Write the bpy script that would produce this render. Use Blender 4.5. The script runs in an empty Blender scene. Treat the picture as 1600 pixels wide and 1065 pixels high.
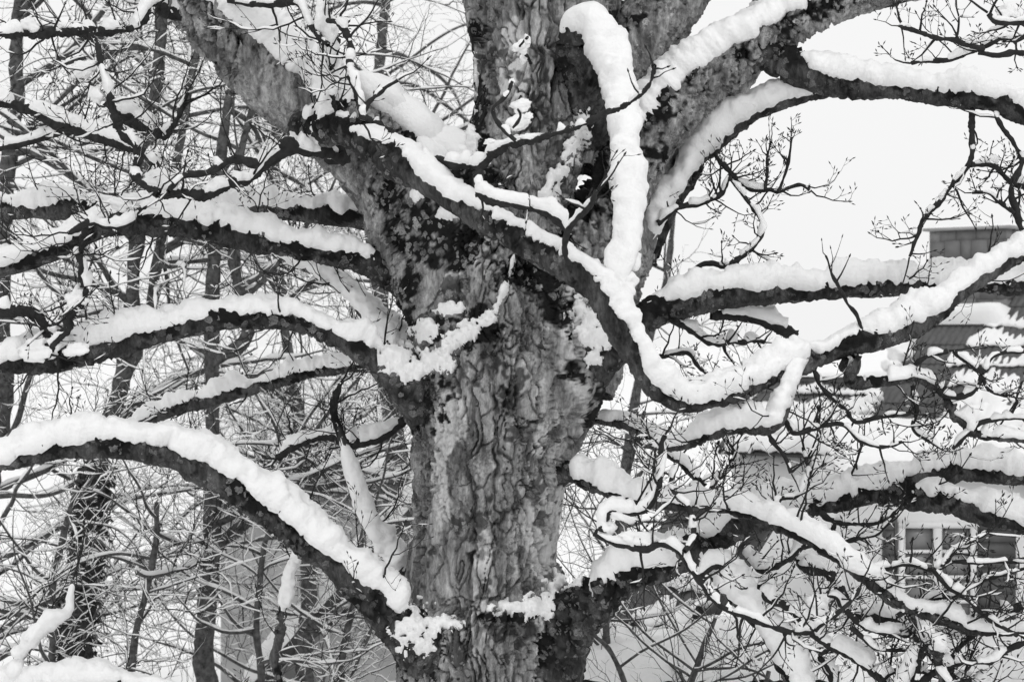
import bpy, math, random
import numpy as np
from mathutils import Vector, Matrix
from mathutils.bvhtree import BVHTree

# ------------------------------------------------------------------ camera, sky, sun, exposure
SC = bpy.context.scene
COL = SC.collection
DIST, CAMZ, FPX = 11.2, 5.0, 3111.0
cam_d = bpy.data.cameras.new('camera')
cam = bpy.data.objects.new('camera', cam_d)
COL.objects.link(cam)
cam.location = (0, -DIST, CAMZ)
cam.rotation_euler = (math.radians(90), 0, 0)
cam_d.sensor_width = 36.0
cam_d.lens = FPX / 1600 * 36
cam_d.clip_end = 3000
cam_d.dof.use_dof = True
cam_d.dof.focus_distance = DIST - 0.3
cam_d.dof.aperture_fstop = 4.2
SC.camera = cam

SUN_EL, SUN_ROT = math.radians(48), math.radians(200)
world = bpy.data.worlds.new('World')
SC.world = world
world.use_nodes = True
wn, wl = world.node_tree.nodes, world.node_tree.links
wn.clear()
sky_n = wn.new('ShaderNodeTexSky'); sky_n.sky_type = 'NISHITA'; sky_n.sun_disc = False
sky_n.sun_elevation = SUN_EL; sky_n.sun_rotation = SUN_ROT
sky_n.air_density = 1.0; sky_n.dust_density = 5.0; sky_n.ozone_density = 1.0
bw = wn.new('ShaderNodeRGBToBW')
mixc = wn.new('ShaderNodeMix'); mixc.data_type = 'FLOAT'
mixc.inputs[0].default_value = 0.90          # overcast: the cloud sheet evens out the clear-sky gradient
mixc.inputs[3].default_value = 9.3
bg = wn.new('ShaderNodeBackground'); bg.inputs['Strength'].default_value = 0.1
wo = wn.new('ShaderNodeOutputWorld')
wl.new(sky_n.outputs[0], bw.inputs[0]); wl.new(bw.outputs[0], mixc.inputs[2])
wl.new(mixc.outputs[0], bg.inputs['Color']); wl.new(bg.outputs[0], wo.inputs[0])

sun_d = bpy.data.lights.new('sun', 'SUN'); sun_d.energy = 0.55; sun_d.angle = math.radians(40)
sun_d.color = (1, 1, 1)
sun = bpy.data.objects.new('sun', sun_d); COL.objects.link(sun)
sun.rotation_euler = (math.radians(42), 0, math.radians(28))
sun.location = (5, -5, 20)

SC.view_settings.view_transform = 'Standard'
SC.view_settings.look = 'None'
SC.view_settings.exposure = 0.1
SC.view_settings.gamma = 1.0
SC.view_settings.use_curve_mapping = False
SC.cycles.max_bounces = 6
SC.cycles.diffuse_bounces = 4

# ------------------------------------------------------------------ noise
def _h(ix, iy, iz, seed):
    h = (ix.astype(np.int64) * 374761393 + iy.astype(np.int64) * 668265263 + iz.astype(np.int64) * 2147483647
         + seed * 1274126177) & 0xffffffff
    h = ((h ^ (h >> 13)) * 1274126177) & 0xffffffff
    h = ((h ^ (h >> 16)) * 2246822519) & 0xffffffff
    return ((h ^ (h >> 15)) & 0xffffff) / float(0xffffff)

def vn(p, seed=0):
    p = np.asarray(p, float)
    f = np.floor(p); d = p - f; d = d * d * (3 - 2 * d)
    i = f.astype(np.int64); out = 0.0
    for a in (0, 1):
        wa = d[..., 0] if a else 1 - d[..., 0]
        for b in (0, 1):
            wb = d[..., 1] if b else 1 - d[..., 1]
            for c in (0, 1):
                wc = d[..., 2] if c else 1 - d[..., 2]
                out = out + wa * wb * wc * _h(i[..., 0] + a, i[..., 1] + b, i[..., 2] + c, seed)
    return out * 2 - 1

def fbm(p, octv=3, seed=0):
    p = np.asarray(p, float); o = 0; a = 1.0; t = 0
    for k in range(octv):
        o = o + a * vn(p * (2.03 ** k) + 17.3 * k, seed + k); t += a; a *= 0.5
    return o / t

def worley(p, seed=0):
    f = np.floor(p).astype(np.int64)
    F1 = np.full(p.shape[:-1], 9.0); F2 = F1.copy(); cid = np.zeros(p.shape[:-1])
    for a in (-1, 0, 1):
        for b in (-1, 0, 1):
            for c in (-1, 0, 1):
                x, y, z = f[..., 0] + a, f[..., 1] + b, f[..., 2] + c
                dx = x + _h(x, y, z, seed) - p[..., 0]
                dy = y + _h(x, y, z, seed + 1) - p[..., 1]
                dz = z + _h(x, y, z, seed + 2) - p[..., 2]
                d = np.sqrt(dx * dx + dy * dy + dz * dz)
                i = _h(x, y, z, seed + 3)
                n = d < F1
                F2 = np.where(n, F1, np.minimum(F2, d)); cid = np.where(n, i, cid); F1 = np.where(n, d, F1)
    return F1, F2, cid

def sstep(a, b, x):
    t = np.clip((x - a) / (b - a), 0, 1)
    return t * t * (3 - 2 * t)

# ------------------------------------------------------------------ materials (the photograph is black and white: all greys)
def new_mat(name):
    m = bpy.data.materials.new(name); m.use_nodes = True
    nt = m.node_tree; b = nt.nodes['Principled BSDF']
    b.inputs['Roughness'].default_value = 0.85
    b.inputs['Specular IOR Level'].default_value = 0.2
    return m, nt, b

def N(nt, t, **kw):
    n = nt.nodes.new(t)
    for k, v in kw.items():
        if k.startswith('i_'): n.inputs[k[2:].replace('_', ' ')].default_value = v
        else: setattr(n, k, v)
    return n

def ramp(nt, src, stops):
    r = nt.nodes.new('ShaderNodeValToRGB'); e = r.color_ramp.elements
    while len(e) < len(stops): e.new(0.5)
    for el, (p, v) in zip(e, stops):
        el.position = p; el.color = (v, v, v, 1)
    nt.links.new(src, r.inputs[0]); return r.outputs[0]

def mixv(nt, fac, a, b):
    m = nt.nodes.new('ShaderNodeMix'); m.data_type = 'FLOAT'
    for k, v in ((0, fac), (2, a), (3, b)):
        if isinstance(v, (int, float)): m.inputs[k].default_value = v
        else: nt.links.new(v, m.inputs[k])
    return m.outputs[0]

def mth(nt, op, a, b=0.0):
    m = nt.nodes.new('ShaderNodeMath'); m.operation = op
    for k, v in ((0, a), (1, b)):
        if isinstance(v, (int, float)): m.inputs[k].default_value = v
        else: nt.links.new(v, m.inputs[k])
    return m.outputs[0]

def tex(nt, kind, vec, scale, **kw):
    n = nt.nodes.new(kind); n.inputs['Scale'].default_value = scale
    for k, v in kw.items(): n.inputs[k].default_value = v
    nt.links.new(vec, n.inputs['Vector']); return n

def bark_material(name, dark, mid, light, lichen, moss=0.010, lichen_scale=16.0):
    m, nt, b = new_mat(name); L = nt.links
    co = nt.nodes.new('ShaderNodeTexCoord').outputs['Object']
    mp = N(nt, 'ShaderNodeMapping'); mp.inputs['Scale'].default_value = (1, 1, 0.3); L.new(co, mp.inputs[0])
    big = tex(nt, 'ShaderNodeTexNoise', mp.outputs[0], 8.0, Detail=7.0, Roughness=0.68)
    base = ramp(nt, big.outputs[0], [(0.36, dark), (0.5, mid), (0.62, light)])
    fine = tex(nt, 'ShaderNodeTexNoise', mp.outputs[0], 60.0, Detail=5.0, Roughness=0.7)
    base = mth(nt, 'MULTIPLY', base, ramp(nt, fine.outputs[0], [(0.3, 0.5), (0.5, 1.0), (0.7, 1.5)]))
    at = N(nt, 'ShaderNodeAttribute'); at.attribute_name = 'pale'
    base = mixv(nt, at.outputs['Fac'], base, mth(nt, 'MULTIPLY', ramp(nt, fine.outputs[0], [(0.3, 0.75), (0.7, 1.25)]), light * 1.25))
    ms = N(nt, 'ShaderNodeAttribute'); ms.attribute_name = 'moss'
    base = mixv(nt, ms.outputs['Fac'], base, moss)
    # lichen rosettes
    wob = tex(nt, 'ShaderNodeTexNoise', co, 30.0, Detail=3.0)
    add = N(nt, 'ShaderNodeMix', data_type='VECTOR'); add.inputs[0].default_value = 0.05
    L.new(co, add.inputs[4]); L.new(wob.outputs['Color'], add.inputs[5])
    vo = tex(nt, 'ShaderNodeTexVoronoi', add.outputs[1], lichen_scale, Randomness=1.0)
    sep = N(nt, 'ShaderNodeSeparateColor'); L.new(vo.outputs['Color'], sep.inputs[0])
    size = mth(nt, 'MULTIPLY', sep.outputs[0], 0.62)
    inside = mth(nt, 'GREATER_THAN', mth(nt, 'SUBTRACT', size, vo.outputs['Distance']), 0.02)
    la = N(nt, 'ShaderNodeAttribute'); la.attribute_name = 'lichen'
    inside = mth(nt, 'MULTIPLY', inside, la.outputs['Fac'])
    grain = tex(nt, 'ShaderNodeTexNoise', co, 130.0, Detail=3.0, Roughness=0.7)
    lcol = mth(nt, 'MULTIPLY', ramp(nt, grain.outputs[0], [(0.3, 0.25), (0.5, 0.9), (0.7, 1.5)]), mth(nt, 'ADD', mth(nt, 'MULTIPLY', sep.outputs[1], lichen * 0.8), lichen * 0.5))
    base = mixv(nt, inside, base, lcol)
    L.new(base, b.inputs['Base Color'])
    hb = mth(nt, 'ADD', fine.outputs[0], mth(nt, 'MULTIPLY', inside, grain.outputs[0]))
    bp = N(nt, 'ShaderNodeBump'); bp.inputs['Strength'].default_value = 1.0; bp.inputs['Distance'].default_value = 0.014
    L.new(hb, bp.inputs['Height']); L.new(bp.outputs[0], b.inputs['Normal'])
    return m

def flat_material(name, v, var=0.25, scale=20.0, rough=0.85, bump=0.0, bscale=80.0):
    m, nt, b = new_mat(name); L = nt.links
    co = nt.nodes.new('ShaderNodeTexCoord').outputs['Object']
    nz = tex(nt, 'ShaderNodeTexNoise', co, scale, Detail=4.0, Roughness=0.6)
    L.new(ramp(nt, nz.outputs[0], [(0.25, v * (1 - var)), (0.75, v * (1 + var))]), b.inputs['Base Color'])
    b.inputs['Roughness'].default_value = rough
    if bump:
        n2 = tex(nt, 'ShaderNodeTexNoise', co, bscale, Detail=4.0)
        bp = N(nt, 'ShaderNodeBump'); bp.inputs['Strength'].default_value = bump; bp.inputs['Distance'].default_value = 0.01
        L.new(n2.outputs[0], bp.inputs['Height']); L.new(bp.outputs[0], b.inputs['Normal'])
    return m

M = {}
M['bark'] = bark_material('trunk_bark', 0.085, 0.26, 0.46, 0.40, lichen_scale=24)
M['limb'] = bark_material('limb_bark', 0.02, 0.052, 0.11, 0.19, lichen_scale=22)
M['twig'] = flat_material('twig_bark', 0.025, 0.5, 25.0)
M['far_bark'] = flat_material('far_bark', 0.085, 0.85, 22.0, bump=1.0, bscale=30)
M['far_twig'] = flat_material('far_twig', 0.03, 0.4, 6.0)
M['ivy'] = flat_material('ivy_leaf', 0.03, 0.6, 14.0, rough=0.5)
M['snow'] = flat_material('snow', 0.87, 0.03, 6.0, rough=0.6, bump=0.6, bscale=55)
M['ground_snow'] = flat_material('ground_snow', 0.9, 0.03, 0.6, rough=0.7, bump=0.2, bscale=6)
M['tile'] = flat_material('roof_tile', 0.13, 0.35, 5.0, bump=0.3, bscale=30)
M['slate'] = flat_material('slate', 0.17, 0.22, 3.5, bump=0.2, bscale=25)
M['slate_b'] = flat_material('slate_weathered', 0.22, 0.22, 3.5, bump=0.2, bscale=25)
M['render'] = flat_material('white_render', 0.78, 0.05, 1.2, bump=0.2, bscale=40)
M['grey_render'] = flat_material('grey_render', 0.40, 0.2, 1.6, bump=0.2, bscale=40)
M['white_wood'] = flat_material('white_paint', 0.72, 0.05, 6.0, rough=0.5)
M['shutter'] = flat_material('shutter_paint', 0.10, 0.2, 4.0, rough=0.6)
M['metal'] = flat_material('cap_metal', 0.35, 0.15, 4.0, rough=0.5)
M['dark_wood'] = flat_material('dark_wood', 0.07, 0.3, 6.0)
gm, gnt, gb = new_mat('window_glass')
gb.inputs['Base Color'].default_value = (0.17, 0.17, 0.17, 1); gb.inputs['Roughness'].default_value = 0.06
gb.inputs['Specular IOR Level'].default_value = 0.7
gw = gnt.nodes.new('ShaderNodeTexCoord').outputs['Object']
gn = tex(gnt, 'ShaderNodeTexNoise', gw, 3.0, Detail=1.0)
gbp = N(gnt, 'ShaderNodeBump'); gbp.inputs['Strength'].default_value = 0.25; gbp.inputs['Distance'].default_value = 0.03
gnt.links.new(gn.outputs[0], gbp.inputs['Height']); gnt.links.new(gbp.outputs[0], gb.inputs['Normal'])
M['glass'] = gm

# ------------------------------------------------------------------ object helpers
def link(o, parent=None, **props):
    COL.objects.link(o)
    if parent is not None: o.parent = parent
    for k, v in props.items(): o[k] = v
    return o

def thing(name, label, cat, loc, rz=0.0, group=None):
    o = bpy.data.objects.new(name, None); o.location = loc; o.rotation_euler = (0, 0, rz)
    o.empty_display_size = 0.2
    link(o, None, label=label, category=cat)
    if group: o['group'] = group
    bpy.context.view_layer.update()
    return o

def mesh_from(name, V, F, smooth=True, attrs=None):
    me = bpy.data.meshes.new(name)
    V = np.asarray(V, np.float32).reshape(-1, 3); F = np.asarray(F, np.int32)
    k = F.shape[1]
    me.vertices.add(len(V)); me.vertices.foreach_set('co', V.ravel())
    me.loops.add(F.size); me.loops.foreach_set('vertex_index', F.ravel())
    me.polygons.add(len(F)); me.polygons.foreach_set('loop_start', np.arange(0, F.size, k, dtype=np.int32))
    try: me.polygons.foreach_set('loop_total', np.full(len(F), k, np.int32))
    except Exception: pass
    me.update(calc_edges=True)
    if smooth: me.polygons.foreach_set('use_smooth', np.ones(len(F), bool))
    for n, a in (attrs or {}).items():
        at = me.attributes.new(n, 'FLOAT', 'POINT'); at.data.foreach_set('value', np.asarray(a, np.float32).ravel())
    me.validate()
    return me

def origin_of(parent):
    z = np.zeros(3)
    while parent is not None:
        z = z + np.array(parent.location); parent = parent.parent
    return z

def mobj(name, V, F, mat, parent=None, smooth=True, attrs=None, **props):
    V = np.asarray(V, float).reshape(-1, 3) - origin_of(parent)
    if len(F) < 40 and any(len(set(map(int, f))) < len(f) for f in F):      # a few triangles among the quads
        me = bpy.data.meshes.new(name); me.from_pydata([tuple(v) for v in V], [], [tuple(dict.fromkeys(map(int, f))) for f in F]); me.update()
    else: me = mesh_from(name, V, F, smooth, attrs)
    me.materials.append(M[mat])
    return link(bpy.data.objects.new(name, me), parent, **props)

class MB:
    """collects quads and links them as one mesh"""
    def __init__(s): s.V = []; s.F = []; s.n = 0
    def add(s, V, F):
        V = np.asarray(V, float).reshape(-1, 3); F = np.asarray(F, np.int64)
        s.V.append(V); s.F.append(F + s.n); s.n += len(V)
    def build(s, name, mat, parent=None, smooth=True, **props):
        if not s.V: return None
        return mobj(name, np.concatenate(s.V), np.concatenate(s.F), mat, parent, smooth, **props)

def grid_faces(n, k, wrap):
    i = np.arange(n - 1)[:, None]; kk = k if wrap else k - 1
    j = np.arange(kk)[None, :]; j2 = (j + 1) % k
    return np.stack([i * k + j, i * k + j2, (i + 1) * k + j2, (i + 1) * k + j], -1).reshape(-1, 4)

def W(px, py, dy=0.0):
    d = DIST + dy
    return np.array([(px - 800) / FPX * d, dy, CAMZ - (py - 532.5) / FPX * d])

def catmull(C, step):
    """C: (n, k) control rows (xyz + radius ...) -> dense rows at about equal arc length"""
    C = np.asarray(C, float)
    P = np.vstack([2 * C[0] - C[1], C, 2 * C[-1] - C[-2]])
    out = []
    for i in range(1, len(P) - 2):
        p0, p1, p2, p3 = P[i - 1], P[i], P[i + 1], P[i + 2]
        m = max(3, int(np.linalg.norm((p2 - p1)[:3]) / step * 2))
        t = np.linspace(0, 1, m, endpoint=False)[:, None]
        out.append(0.5 * (2 * p1 + (p2 - p0) * t + (2 * p0 - 5 * p1 + 4 * p2 - p3) * t ** 2 + (3 * p1 - p0 - 3 * p2 + p3) * t ** 3))
    out.append(C[-1:]); A = np.vstack(out)
    s = np.concatenate([[0], np.cumsum(np.linalg.norm(np.diff(A[:, :3], axis=0), axis=1))])
    n = max(4, int(s[-1] / step) + 1); q = np.linspace(0, s[-1], n)
    return np.stack([np.interp(q, s, A[:, k]) for k in range(A.shape[1])], 1), q

def nrm(a):
    return a / np.maximum(np.linalg.norm(a, axis=-1, keepdims=True), 1e-9)

def frames(Pt, hint):
    T = nrm(np.gradient(Pt, axis=0))
    h = nrm(np.asarray(hint, float))[None, :]
    U = nrm(h - (T * h).sum(1, keepdims=True) * T)
    S = np.cross(T, U)
    return T, U, S

def tube_cheap(mb, P, r, k=4, ref=(0.31, 0.77, 0.55)):
    P = np.asarray(P, float); r = np.asarray(r, float)
    T = nrm(np.gradient(P, axis=0)); A = nrm(np.cross(T, np.asarray(ref)[None, :])); B = np.cross(T, A)
    an = np.arange(k) / k * 2 * math.pi
    V = P[:, None, :] + r[:, None, None] * (A[:, None, :] * np.cos(an)[None, :, None] + B[:, None, :] * np.sin(an)[None, :, None])
    mb.add(V, grid_faces(len(P), k, True))

def strip_snow(mb, P, r, thick, k=4, seed=0.0):
    """a bead of snow lying on a thin twig"""
    P = np.asarray(P, float); n = len(P); r = np.asarray(r, float)
    T = nrm(np.gradient(P, axis=0)); up = np.array([0, -0.1, 1.0])
    U = nrm(up - (T * up).sum(1, keepdims=True) * T); S = np.cross(T, U)
    e = np.clip(np.sin(np.linspace(0.05, math.pi - 0.05, n)) * 1.6, 0, 1) ** 0.6
    if n > 8: e = e * np.clip(0.75 + 1.1 * fbm(np.stack([np.arange(n) * 0.6, np.zeros(n) + seed, np.zeros(n)], 1), 2, 7), 0.05, 1.4)
    e = e * np.clip(2.2 * (0.92 - np.abs(T[:, 2])), 0.02, 1)
    a = (r * 0.85 + thick * 0.18) * e; hgt = thick * e * 0.55
    c = P + U * (r * 0.75 + hgt * 0.5)[:, None]
    an = np.arange(k) / k * 2 * math.pi
    V = c[:, None, :] + S[:, None, :] * (a[:, None] * np.cos(an))[:, :, None] + U[:, None, :] * ((hgt + 0.15 * a)[:, None] * np.sin(an))[:, :, None]
    mb.add(V, grid_faces(n, k, True))

def sph(n=10, m=14):
    th = np.linspace(0.02, math.pi - 0.02, n)[:, None]; ph = (np.arange(m) / m * 2 * math.pi)[None, :]
    V = np.stack([np.sin(th) * np.cos(ph), np.sin(th) * np.sin(ph), np.cos(th) * np.ones_like(ph)], -1).reshape(-1, 3)
    return V, grid_faces(n, m, True)
SPH = sph(); SPHF = sph(18, 26)

def clump(mb, c, rx, ry, rz, seed, rough=0.35, fine=False, tilt=0.0):
    V, F = SPHF if fine else SPH
    d = 1 + rough * fbm(V * 1.6 + seed * 3.7, 3, seed) + 0.12 * rough * vn(V * 9 + seed)
    Q = V * d[:, None] * np.array([rx, ry, rz])
    if tilt:
        ct, st = math.cos(tilt), math.sin(tilt)
        Q = np.stack([Q[:, 0] * ct - Q[:, 2] * st, Q[:, 1], Q[:, 0] * st + Q[:, 2] * ct], 1)
    mb.add(Q + np.asarray(c), F)

# ------------------------------------------------------------------ setting: ground
def build_ground():
    n = 90
    g = np.sign(np.linspace(-1, 1, n)) * np.abs(np.linspace(-1, 1, n)) ** 3 * 1500
    X, Y = np.meshgrid(g, g + 10, indexing='ij')
    Z = 0.25 * fbm(np.stack([X * 0.08, Y * 0.08, X * 0], -1), 3, 5) * np.exp(-(X ** 2 + Y ** 2) / 90000)
    Z = Z - Z[np.hypot(X, Y) < 4].max() * 0 - 0.05
    V = np.stack([X, Y, Z], -1).reshape(-1, 3)
    mobj('snow_ground', V, grid_faces(n, n, False)[:, ::-1], 'ground_snow', None, kind='structure')
build_ground()
# ------------------------------------------------------------------ the old tree
RNG = random.Random(11)
TREE_LOC = (-0.18, 0.0, 0.0)
tree = thing('old_tree', 'massive old tree with thick gnarled trunk and heavy snow-covered limbs in front of the houses', 'tree', TREE_LOC)

def bark_disp(P, r, rough=1.0):
    """height field of the bark at world points P on a stem of radius r"""
    Q = P + 0.06 * np.stack([fbm(P * 6, 2, 31), fbm(P * 6, 2, 37), fbm(P * 4, 2, 41)], -1) + 0.013 * np.stack([fbm(P * 24, 2, 131), fbm(P * 24, 2, 137), fbm(P * 18, 2, 141)], -1)
    big = np.clip(r / 0.2, 0.0, 1.0)
    zone = sstep(-0.30, 0.20, fbm(P * np.array([2.4, 2.4, 1.5]), 2, 77))
    F1, F2, cid = worley(Q * np.array([11, 11, 3.4]), 3)
    crack = -(1 - sstep(0.02, 0.10, F2 - F1)) * (0.1 + 0.9 * zone)
    fis = np.abs(fbm(Q * np.array([12, 12, 1.9]), 3, 63))            # long wandering fissures
    fis = -(1 - sstep(0.010, 0.042, fis)) * (0.3 + 0.7 * zone)
    wid = np.abs(fbm(Q * np.array([6.5, 6.5, 1.3]) + 31, 3, 83))     # a few broad furrows
    fis = fis - 0.9 * (1 - sstep(0.02, 0.085, wid)) * sstep(0.35, 0.8, zone)
    plate = (cid - 0.5)
    flm = sstep(-0.25, 0.15, fbm(P * 3.1 + 9, 2, 15))
    G1, G2, gid = worley(Q * np.array([44, 44, 20]), 9)
    flake = (gid - 0.5) + 0.6 * (sstep(0, 0.22, G2 - G1) - 1)
    d = big * (0.035 * fbm(P * 2.2, 2, 51) + 0.034 * crack + 0.055 * fis + 0.024 * plate) + (0.45 + 0.55 * big) * 0.014 * flake * flm
    d = d + 0.008 * fbm(P * 38, 3, 61)
    return d * rough

PATHS = []     # dense paths of everything built, for twigs and clumps
BVS = []       # bark meshes for casting rays on

def make_stem(name, ctrl, seed, mat='limb', hint=(0, -0.14, 1), snow=1.0, moss=1.0, ext=0.0, wide=1.0, cover=0.55, edge=None,
              rough=1.0, parent=None, res=1.0, snow_from=0.0, snow_to=1.0, bare=0.0, lichen=1.0, wob=1.0, **kw):
    """ctrl rows: px, py, radius px, depth offset"""
    C = []
    for c in ctrl:
        px, py, rp = c[:3]; dy = c[3] if len(c) > 3 else 0.0
        C.append([*W(px, py, dy), rp / FPX * (DIST + dy)])
    C = np.array(C)
    if ext:      # the stem goes on outside the frame and tapers
        d = C[-1, :3] - C[-2, :3]; d = d / np.linalg.norm(d)
        for f, q in ((0.4, 0.75), (0.8, 0.45), (1.0, 0.12)):
            C = np.vstack([C, [*(C[len(ctrl) - 1, :3] + d * ext * f + np.array([0, 0, 0.06 * ext * f])), C[len(ctrl) - 1, 3] * q]])
    rm = float(np.median(C[:, 3]))
    step = (0.0064 if rm > 0.3 else 0.009 if rm > 0.1 else max(0.007, min(0.013, rm * 0.24))) * res
    D, s = catmull(C, step)
    if rm > 0.1:         # coarse rings where the stem is far outside the frame
        inz = (D[:, 2] > 2.95) & (D[:, 2] < 7.05)
        keep = inz | (np.arange(len(D)) % 8 == 0); keep[-1] = True
        D, s = D[keep], s[keep]
    P, r = D[:, :3], np.maximum(D[:, 3], 0.0015)
    # knobbly course
    if 0.02 < rm < 0.1: r = r * (1 + 0.30 * fbm(np.stack([s * 5, s * 0, s * 0 + seed], 1), 3, seed + 8)); wob = wob * 2.2
    if wob:
        a = np.minimum(r * 0.35, 0.012) * wob
        if rm < 0.025: a = a * 3.2; r = r * (1 + 0.45 * fbm(np.stack([s * 26, s * 0, s * 0 + seed], 1), 2, seed))
        P = P + a[:, None] * np.stack([fbm(np.stack([s / (rm * 7 + .03), s * 0, s * 0 + k], 1), 2, seed + k) for k in (1, 2, 3)], 1)
    T, U, S = frames(P, hint)
    k = int(np.clip(2 * math.pi * rm / ((0.0105 if rm > 0.1 else 0.012) * res), 7, 255))
    an = np.arange(k) / k * 2 - 1
    an = math.pi * ((0.50 * an + 0.50 * an ** 3) if rm > 0.3 else an)
    dirs = U[:, None, :] * np.cos(an)[None, :, None] + S[:, None, :] * np.sin(an)[None, :, None]
    V0 = P[:, None, :] + dirs * r[:, None, None]
    disp = bark_disp(V0, r[:, None], rough) if rm > 0.02 else 0.25 * r[:, None] * fbm(V0 * 40, 2, seed)
    disp = np.clip(disp, -0.45 * r[:, None], 0.45 * r[:, None])
    upness = dirs[..., 2]
    nz = fbm(V0 * 7, 3, 90 + seed); nz2 = fbm(V0 * 28, 2, 95)
    mossv = sstep(-0.12, 0.22, upness * 0.75 + nz * 1.5 + nz2 * 1.0 - 0.05 + (moss - 1)) * (1 if moss > 0 else 0)
    # moss tufts are soft raised cushions
    if rm > 0.02: disp = disp + mossv * (0.25 + 0.75 * sstep(-0.3, 0.5, upness)) * np.minimum(0.016, 0.25 * r[:, None]) * (0.2 + 2.2 * np.abs(fbm(V0 * 45, 2, 99)))
    V = V0 + dirs * disp[..., None]
    lich = sstep(0.15, 0.4, fbm(V0 * 4, 2, 120 + seed) + 0.38) * lichen
    attrs = dict(moss=mossv, pale=np.zeros_like(mossv), lichen=np.clip(lich, 0, 1) * np.ones_like(mossv))
    return dict(name=name, V=V, P=P, r=r, s=s, T=T, U=U, S=S, attrs=attrs, seed=seed, rm=rm, mat=mat, snow=snow, cover=cover,
                wide=wide, edge=edge, snow_from=snow_from, snow_to=snow_to, bare=bare, res=res)

def finish_stem(b, parent=tree):
    n, k = b['V'].shape[:2]
    o = mobj(b['name'], b['V'].reshape(-1, 3), grid_faces(n, k, True), b['mat'], parent, True, b['attrs'])
    b['obj'] = o
    PATHS.append(b)
    if b['rm'] > 0.05: BVS.append((b['V'].reshape(-1, 3), grid_faces(n, k, True)))
    return o

def stem_snow(b, mb):
    P, r, T, U, S, s, seed = (b[x] for x in ('P', 'r', 'T', 'U', 'S', 's', 'seed'))
    if not isinstance(b['snow'], list) and b['snow'] <= 0: return
    stp = max(1, int(round((0.013 if b['rm'] > 0.02 else 0.014) * b['res'] / max(s[1], 1e-4))))
    P, r, T, U, S, s = P[::stp], r[::stp], T[::stp], U[::stp], S[::stp], s[::stp]
    n = len(s)
    if n < 6: return
    t = s / s[-1]
    z = np.zeros(n)
    def n1(f, o): return fbm(np.stack([s * f, z + o, z + seed], 1), 3, seed)
    horiz = np.sqrt(np.clip(1 - T[:, 2] ** 2, 0, 1))
    Th = 0.086 * (1 - np.exp(-r / 0.045)) * (np.interp(t, [q[0] for q in b['snow']], [q[1] for q in b['snow']]) if isinstance(b['snow'], list) else b['snow']) * np.clip(0.25 + 0.85 * horiz, 0, 1)
    Th = Th * (1 + 0.75 * n1(1.6 / (0.25 + 2 * b['rm']), 1) + 0.22 * n1(5.5, 2) + 0.08 * n1(17, 3))
    Th = np.maximum(Th, 0.012)
    gap = sstep(b['bare'] - 0.16, b['bare'] + 0.16, 1.3 * n1(5.0 / (0.25 + 3 * b['rm']), 5) + 0.42) if b['bare'] > 0 else 1.0
    ed = max(0.07, min(0.40, 4.0 * b['rm'])) / s[-1]
    en = sstep(b['snow_from'] - 0.005, b['snow_from'] + ed, t) * sstep(1 - b['snow_to'] - 0.005, 1 - b['snow_to'] + ed, 1 - t)
    live = gap * en
    K = 17 if b['rm'] > 0.02 else 8
    al = np.linspace(-math.pi / 2, math.pi / 2, K - 2)
    c0 = b['cover']
    if isinstance(c0, (list, tuple)): c0 = np.interp(t, [q[0] for q in c0], [q[1] for q in c0])
    ra = np.minimum(1.0, 0.055 / r)
    lo = {}
    for side in (-1, 1):
        lo[side] = r * np.clip(c0 + 0.55 * n1(2.6, 7 + side) + ra * (0.5 * n1(9, 17 + side) + 0.3 * n1(23, 37 + side) + 0.22 * n1(55, 27 + side)), -0.55, 0.95)
    X = np.zeros((n, K)); Y = np.zeros((n, K)); soft = np.zeros(K)
    for j, a in enumerate(al):
        sd = -1 if a < 0 else 1
        ub = lo[sd]; e = np.sqrt(np.maximum(r * r - ub * ub, 0)) * b['wide'] + 0.10 * Th + 0.004
        w = abs(math.sin(a)) ** 0.85; h = max(math.cos(a), 0) ** 0.62
        X[:, j + 1] = sd * e * w * (1 + 0.10 * math.sin(2 * abs(a))); Y[:, j + 1] = ub + (r + Th - ub) * h
        soft[j + 1] = 1 if 0 < j < K - 3 else 0.6
    crest = np.minimum(r, 0.09) * 0.55 * n1(4.5, 61)           # the crest wanders from side to side
    X = X + crest[:, None] * np.clip((Y - (r * 0.6)[:, None]) / np.maximum(Th + 0.4 * r, 1e-4)[:, None], 0, 1)
    # clamp outside the bark, then let it shrink into the wood where there is no snow
    R = np.hypot(X, Y); mn = (r + 0.010)[:, None]
    f = np.where(R < mn, mn / np.maximum(R, 1e-6), 1.0)
    X, Y = X * f, Y * f
    for j, side, src in ((0, -1, 1), (K - 1, 1, K - 2)):
        g = 0.72 * r / np.maximum(np.hypot(X[:, src], Y[:, src]), 1e-6)
        X[:, j], Y[:, j] = X[:, src] * g, Y[:, src] * g
    R = np.hypot(X, Y)
    tgt = (0.6 * r)[:, None] / np.maximum(R, 1e-6)
    lv = (np.asarray(live) * np.ones(n))[:, None]
    q = tgt + (1 - tgt) * lv
    X, Y = X * q, Y * q
    V = P[:, None, :] + S[:, None, :] * X[..., None] + U[:, None, :] * Y[..., None]
    dr = nrm(V - P[:, None, :])
    amp = np.minimum(0.026, 0.4 * Th)[:, None] * soft[None, :] * lv
    V = V + dr * (amp * fbm(V * 14, 2, seed) + 0.75 * amp * fbm(V * 40, 2, seed + 3))[..., None]
    V = V + dr * (1.5 * amp * (np.abs(fbm(V * 9 + 5, 2, seed + 9)) - 0.16))[..., None]      # puffs and pits
    mb.add(V, grid_faces(n, K, False)[:, ::-1])

# ---- twigs
def rvec(rng):
    while True:
        v = Vector((rng.uniform(-1, 1), rng.uniform(-1, 1), rng.uniform(-1, 1)))
        if 0.05 < v.length < 1: return v.normalized()

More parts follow.
